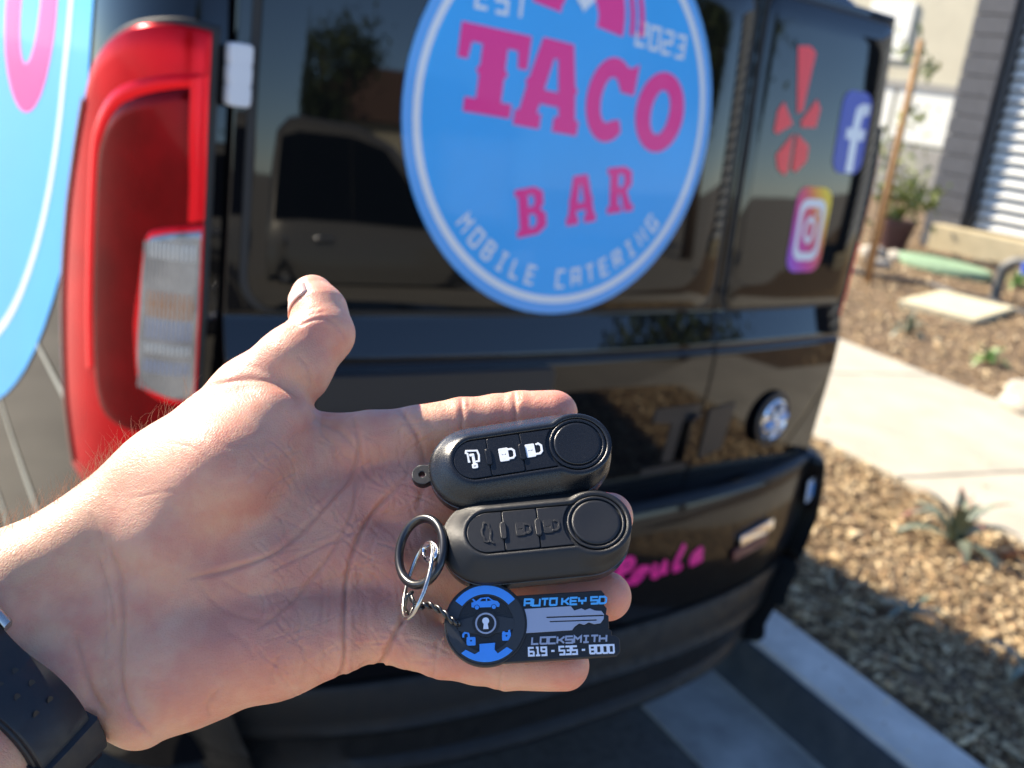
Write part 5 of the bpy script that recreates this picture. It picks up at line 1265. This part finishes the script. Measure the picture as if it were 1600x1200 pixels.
carp = [(-0.42, 0.52), (-0.42, 0.64), (-0.34, 0.67), (-0.40, 0.75), (-0.36, 0.76), (-0.28, 0.68), (-0.14, 0.78), (0.10, 0.80), (0.24, 0.70), (0.38, 0.66), (0.44, 0.58), (0.42, 0.50), (0.36, 0.50)]+circle(0.26, 0.50, 0.09, 8, 0, math.pi, True)+[(0.16, 0.50), (-0.16, 0.50)]+circle(-0.26, 0.50, 0.09, 8, 0, math.pi, True)+[(-0.36, 0.50)]
tpart('car_mark', [[carp, [(-0.16, 0.68), (-0.10, 0.75), (0.02, 0.76), (0.02, 0.68)], [(0.06, 0.68), (0.06, 0.76), (0.12, 0.75), (0.19, 0.69)]], [circle(0.26, 0.50, 0.06, 14)], [circle(-0.26, 0.50, 0.06, 14)]], M['pvc_blue'], Z-0.01)
def padlock(x, y, opened):
    sh = circle(x-(0.15 if opened else 0), y+0.10, 0.085, 12, 0, math.pi, True)
    sh = [(sh[0][0], y+0.02)]+sh+([(sh[-1][0], y+(0.05 if opened else 0.02))])
    return [[rrect(x-0.13, y-0.20, x+0.13, y+0.04, 0.02, 2), circle(x, y-0.06, 0.035, 10), ], stroke(sh, 0.05), ]
tpart('padlock_mark', padlock(-0.46, -0.44, True), M['pvc_blue'], Z-0.01)
tpart('padlock_mark', padlock(0.62, -0.33, False), M['pvc_blue'], Z-0.01)
# key blade mark
tpart('key_mark', [[[(1.17, 0.40), (2.62, 0.44), (2.72, 0.30), (2.95, 0.36), (3.05, 0.30), (3.2, 0.35), (3.35, 0.28), (3.55, 0.26), (3.62, 0.16), (3.60, 0.02), (3.50, -0.10),
     (3.3, -0.12), (3.15, -0.06), (3.0, -0.13), (2.85, -0.08), (2.70, -0.18), (2.62, -0.28), (1.17, -0.32)],
     rrect(1.85, 0.10, 3.62, 0.155, 0.025, 3)[::-1], rrect(1.95, -0.03, 3.40, 0.02, 0.024, 3)[::-1]]], M['pvc_silver'], 0.322, 0.02)
link('lettering', lettering('AUTO KEY SD', 1.20, 0.50, 0.20, 0.205, 0.055, 0.052, 0.322, 0.12), M['pvc_cyan'], TG)
link('lettering', lettering('LOCKSMITH', 1.38, -0.66, 0.19, 0.205, 0.052, 0.045, 0.322, 0.12), M['pvc_silver'], TG)
link('lettering', lettering('619 - 535 - 8000', 1.28, -1.00, 0.23, 0.148, 0.043, 0.048, 0.322), M['pvc_white'], TG)
TG.matrix_world = frame(759, 974, 1.78, 0.40, 2.0, 22.0)
TGM = TG.matrix_world.copy()
def cpt(u, v, w): return cam_to_world(hp(u, v, w)[None])[0]
# split ring of blackened wire: two turns side by side
def ell_ring(c_uvw, ru, rv, rot, dw, n=56, turns=1, pitch=0.0, a0=0.0):
    pts = []
    for k in range(n*turns+(0 if turns == 1 else 1)):
        a = a0+2*math.pi*k/n
        x, y = ru*math.cos(a), rv*math.sin(a); cr_, sr_ = math.cos(R(rot)), math.sin(R(rot))
        pts.append(cpt(c_uvw[0]+x*cr_-y*sr_, c_uvw[1]+x*sr_+y*cr_, c_uvw[2]+dw*math.cos(a)+pitch*k/n))
    return pts
SR = empty('split_ring', tuple(cpt(658, 860, 1.6)), 'black split ring joining the lower key to the tag', 'key ring')
inv = Matrix.Translation(-SR.location)
for k, (dw, grow) in enumerate(((0.0, 0), (0.13, 1.0))):
    o = tube('coil', ell_ring((658, 862, 1.55+dw*1.0), 33+grow, 52+grow, 12, 0.55), 0.00135, M['black_metal'], SR, 12, True)
    o.matrix_parent_inverse = inv
WR = tube('wire_ring', ell_ring((653, 907, 1.75), 14.5, 62, 17, 0.75), 0.00066, M['steel'], None, 12, True)
tag(WR, 'thin silver oval link hanging from the black split ring', 'link')
# small bright bail between the key and the links
BL = tube('bail', ell_ring((672, 862, 1.9), 10, 13, 20, 0.3), [0.0009+0.0004*math.sin(k*0.22) for k in range(56)], M['chrome'], None, 10, True)
tag(BL, 'small shiny steel eyelet inside the split ring', 'eyelet')
# twisted black cord from the link to the tag
cd = []
cp = spline([(640, 928), (652, 948), (668, 945), (690, 955), (708, 971), (718, 974)], 10)
CO = empty('cord', tuple(cpt(652, 948, 1.5)), 'short twisted black cord tying the tag to the silver link', 'cord')
inv = Matrix.Translation(-CO.location)
for ph in (0, math.pi):
    pts = [cpt(u, v+3.6*math.sin(i*0.52+ph), 1.70+0.35*math.sin(math.pi*i/len(cp))+0.09*math.cos(i*0.52+ph)) for i, (u, v) in enumerate(cp)]
    o = tube('strand', pts, 0.00058, M['black_metal'], CO, 8); o.matrix_parent_inverse = inv
pts = [cpt(u, v, w) for u, v, w in ((640, 928, 1.7), (648, 945, 1.6), (640, 962, 1.6), (632, 950, 1.9), (636, 930, 2.2), (645, 925, 2.1))]
o = tube('knot', pts, 0.0006, M['black_metal'], CO, 8); o.matrix_parent_inverse = inv
# ------------------------------------------------------------------ thumbnail, arm hair, watch
M['nail'] = mat('nail', (0.70, 0.46, 0.38), 0.3, spec=0.5, sss=0.3)
b_ = bpy.data.materials['nail'].node_tree.nodes['Principled BSDF']; b_.inputs['Subsurface Radius'].default_value = (1, .4, .25); b_.inputs['Subsurface Scale'].default_value = 0.0015
def on_skin(u, v, w0=6.0, side=None):
    """march along the view ray through a picture point until the skin is met -> camera space cm"""
    d = np.array(((u-800)/FPX, (v-600)/FPX, 1.0)); t = 26.0
    for _ in range(80):
        e = float(hand_sdf((d*t)[None])[0])
        if e < 0.004: break
        t += e*0.9
    return d*t
nl = []
TA, TB = THUMB[2][1], THUMB[3][1]                      # thumb end joint and tip
ax_t = (TB-TA)/np.linalg.norm(TB-TA)
out_ = np.array((-0.86, -0.05, -0.42)); out_ -= ax_t*(out_ @ ax_t); out_ /= np.linalg.norm(out_); bi = np.cross(ax_t, out_)
rows = []
for i, t in enumerate(np.linspace(0.05, 1.02, 12)):
    cen = TA+(TB-TA)*t*0.98+ax_t*0.10; rr = (0.76-0.12*max(0, t))
    wdt = 0.95 if 0.06 < t < 1.0 else 0.75
    row = []
    for a in np.linspace(-wdt, wdt, 13):
        dv = math.cos(a)*out_+math.sin(a)*bi; s_ = 1.4
        for _ in range(24):
            e_ = float(hand_sdf((cen+dv*s_)[None])[0])
            if e_ < 0.01: break
            s_ -= e_*0.8
        lift = 0.030 if 0.0 < t < 0.95 and abs(a) < wdt*0.9 else (0.05 if t >= 0.95 else -0.03)
        row.append(cen+dv*(s_+lift))
    rows.append(np.array(row))
V, F = loft(rows, False); th_ = cam_to_world(V)
nail = link('thumbnail', mesh_np('thumbnail', th_, F, True), M['nail'], hand)
sol = nail.modifiers.new('thickness', 'SOLIDIFY'); sol.thickness = 0.0006; sol.offset = 0
M['hair'] = mat('hair', (0.26, 0.17, 0.10), 0.45)
r = random.Random(9); V = []; F = []
def add_hair(base, nrm, dirv, length):
    k = len(V); n = 5; p = base.copy(); d = nrm*0.75+dirv*0.65; d /= np.linalg.norm(d); curl = np.array([r.gauss(0, 1) for _ in range(3)])*0.16
    for i in range(n):
        rad = 0.0060*(1-0.8*i/(n-1)); a1 = np.cross(d, (0.3, 0.5, 0.8)); a1 /= np.linalg.norm(a1); a2 = np.cross(d, a1)
        for q in range(3): V.append(p+rad*(math.cos(q*2.094)*a1+math.sin(q*2.094)*a2))
        p = p+d*length/(n-1); d = d+curl+dirv*0.20-nrm*0.10; d /= np.linalg.norm(d)
    for i in range(n-1):
        for q in range(3): F.append((k+i*3+q, k+i*3+(q+1) % 3, k+(i+1)*3+(q+1) % 3, k+(i+1)*3+q))
Pf = P; cand = np.flatnonzero((U > -40) & (U < 300) & (Vv < 900) & (NRM[:, 2] > -0.45) & (NRM[:, 1] < 0.1) & (NRM[:, 2] < 0.75))
axis = np.array((0.75, -0.62, 0.1)); axis /= np.linalg.norm(axis)
for _ in range(620):
    i = int(cand[r.randrange(len(cand))])
    if U[i] > 190 and r.random() < 0.70: continue
    add_hair(Pf[i].astype(float)-NRM[i]*0.02, NRM[i].astype(float), axis*r.uniform(0.3, 1.0)+np.array([r.gauss(0, .5) for _ in range(3)])*0.5, r.uniform(0.35, 1.05))
hair = link('arm_hair', mesh_np('arm_hair', cam_to_world(np.array(V)), F, True), M['hair'], hand); tag(hair, kind='stuff')
# watch strap round the wrist: the band follows the forearm's cross-section
M['strap'] = mat('strap', (0.012, 0.013, 0.016), 0.5, rvar=0.1, vscale=150, bump=0.2, bscale=2500, bdist=0.0002)
M['buckle'] = mat('buckle', (0.02, 0.024, 0.032), 0.25, metal=0.6)
Ca = 0.5*(PALM[0][1]+PALM[2][1]) if False else 0.5*(hp(16, 941, 0.2)+hp(108, 1046, 0.2))
Cb = 0.5*(hp(-255, 1161, 3.0)+hp(-150, 1290, 3.0))
ad_ = (Cb-Ca)/np.linalg.norm(Cb-Ca)
fr_ = np.array((0, 0, -1.0)); fr_ -= ad_*(fr_ @ ad_); fr_ /= np.linalg.norm(fr_); sd_ = np.cross(ad_, fr_)
def section(t, ang, off):
    """point on the skin ring t cm up the arm, pushed out by off"""
    c = Ca+ad_*t; d = math.cos(ang)*fr_+math.sin(ang)*sd_; s = 5.5
    for _ in range(40):
        e = float(hand_sdf((c+d*s)[None])[0])
        if abs(e) < 0.003: break
        s -= e*0.8
    return c+d*(s+off)
NA = 72; angs = np.linspace(0, 2*math.pi, NA, endpoint=False)
def band(name, t0, t1, off0, off1, m, parent, a_sel=None, bev=0.05, raise_fn=None):
    sel = angs if a_sel is None else a_sel
    base0 = [section(t0, a, 0) for a in sel]; base1 = [section(t1, a, 0) for a in sel]
    rings = []
    for f, off in ((0.0, off0), (0.0, off1-bev), (bev/abs(t1-t0), off1), (0.5, off1+0.01), (1-bev/abs(t1-t0), off1), (1.0, off1-bev), (1.0, off0), (0.0, off0)):
        ring = []
        for a, p, q in zip(sel, base0, base1):
            c = p+(q-p)*f; o_ = (c-(Ca+ad_*(t0+(t1-t0)*f))); o_ /= np.linalg.norm(o_); ring.append(c+o_*off)
        rings.append(np.array(ring))
    V, F = loft(rings, a_sel is None)
    if a_sel is not None:
        n = len(sel); F.append(tuple(k*n for k in range(7))); F.append(tuple(k*n+n-1 for k in range(6, -1, -1)))
    return link(name, smooth_by_angle(fix_normals(mesh_np(name, cam_to_world(V), F)), 40), m, parent)
watch = empty('wrist_watch', (0, 0, 0), 'black rubber watch strap with holes and loops round the wrist', 'watch')
ST = band('strap', 1.62, 3.82, 0.0, 0.28, M['strap'], watch)
def ang_of(u, v):
    p = on_skin(u, v); q = p-Ca; q = q-ad_*(q @ ad_); return math.atan2(q @ sd_, q @ fr_)
a_top, a_mid, a_low = ang_of(0, 985), ang_of(60, 1060), ang_of(120, 1130)
sg = 1 if a_low > a_mid else -1
band('strap_tail', 1.69, 3.75, 0.27, 0.50, M['strap'], watch, np.linspace(a_top-0.1*sg, a_low+0.15*sg, 26))
band('keeper', 1.54, 3.90, 0.0, 0.66, M['strap'], watch, np.linspace(a_low-0.10*sg, a_low+0.16*sg, 8), 0.08)
band('keeper', 1.54, 3.90, 0.0, 0.66, M['strap'], watch, np.linspace(a_low+0.30*sg, a_low+0.60*sg, 8), 0.08)
band('buckle', 1.38, 1.70, 0.30, 0.62, M['steel'], watch, np.linspace(a_top-0.55*sg, a_top+0.12*sg, 12), 0.05)
band('buckle_bar', 1.38, 4.02, 0.45, 0.68, M['buckle'], watch, np.linspace(a_top-0.62*sg, a_top-0.42*sg, 6), 0.06)
for k, t in enumerate((2.40, 3.00)):
    for j in range(3):
        a = a_mid+sg*(-0.30+0.22*j); p = section(t, a, 0.505); n_ = p-(Ca+ad_*t); n_ /= np.linalg.norm(n_); t1_ = ad_; t2_ = np.cross(n_, t1_)
        ring = [p+0.11*math.cos(q)*t1_+0.16*math.sin(q)*t2_ for q in np.linspace(0, 2*math.pi, 16, endpoint=False)]
        inner = [p-n_*0.12+0.08*math.cos(q)*t1_+0.13*math.sin(q)*t2_ for q in np.linspace(0, 2*math.pi, 16, endpoint=False)]
        V, F = loft([np.array([c_+n_*0.008 for c_ in ring]), np.array([c_+n_*0.006 for c_ in (np.array(ring)*0.85+p*0.15)])], True, False, True)
        link('strap_hole', mesh_np('strap_hole', cam_to_world(V), F), M['rubber'], watch)
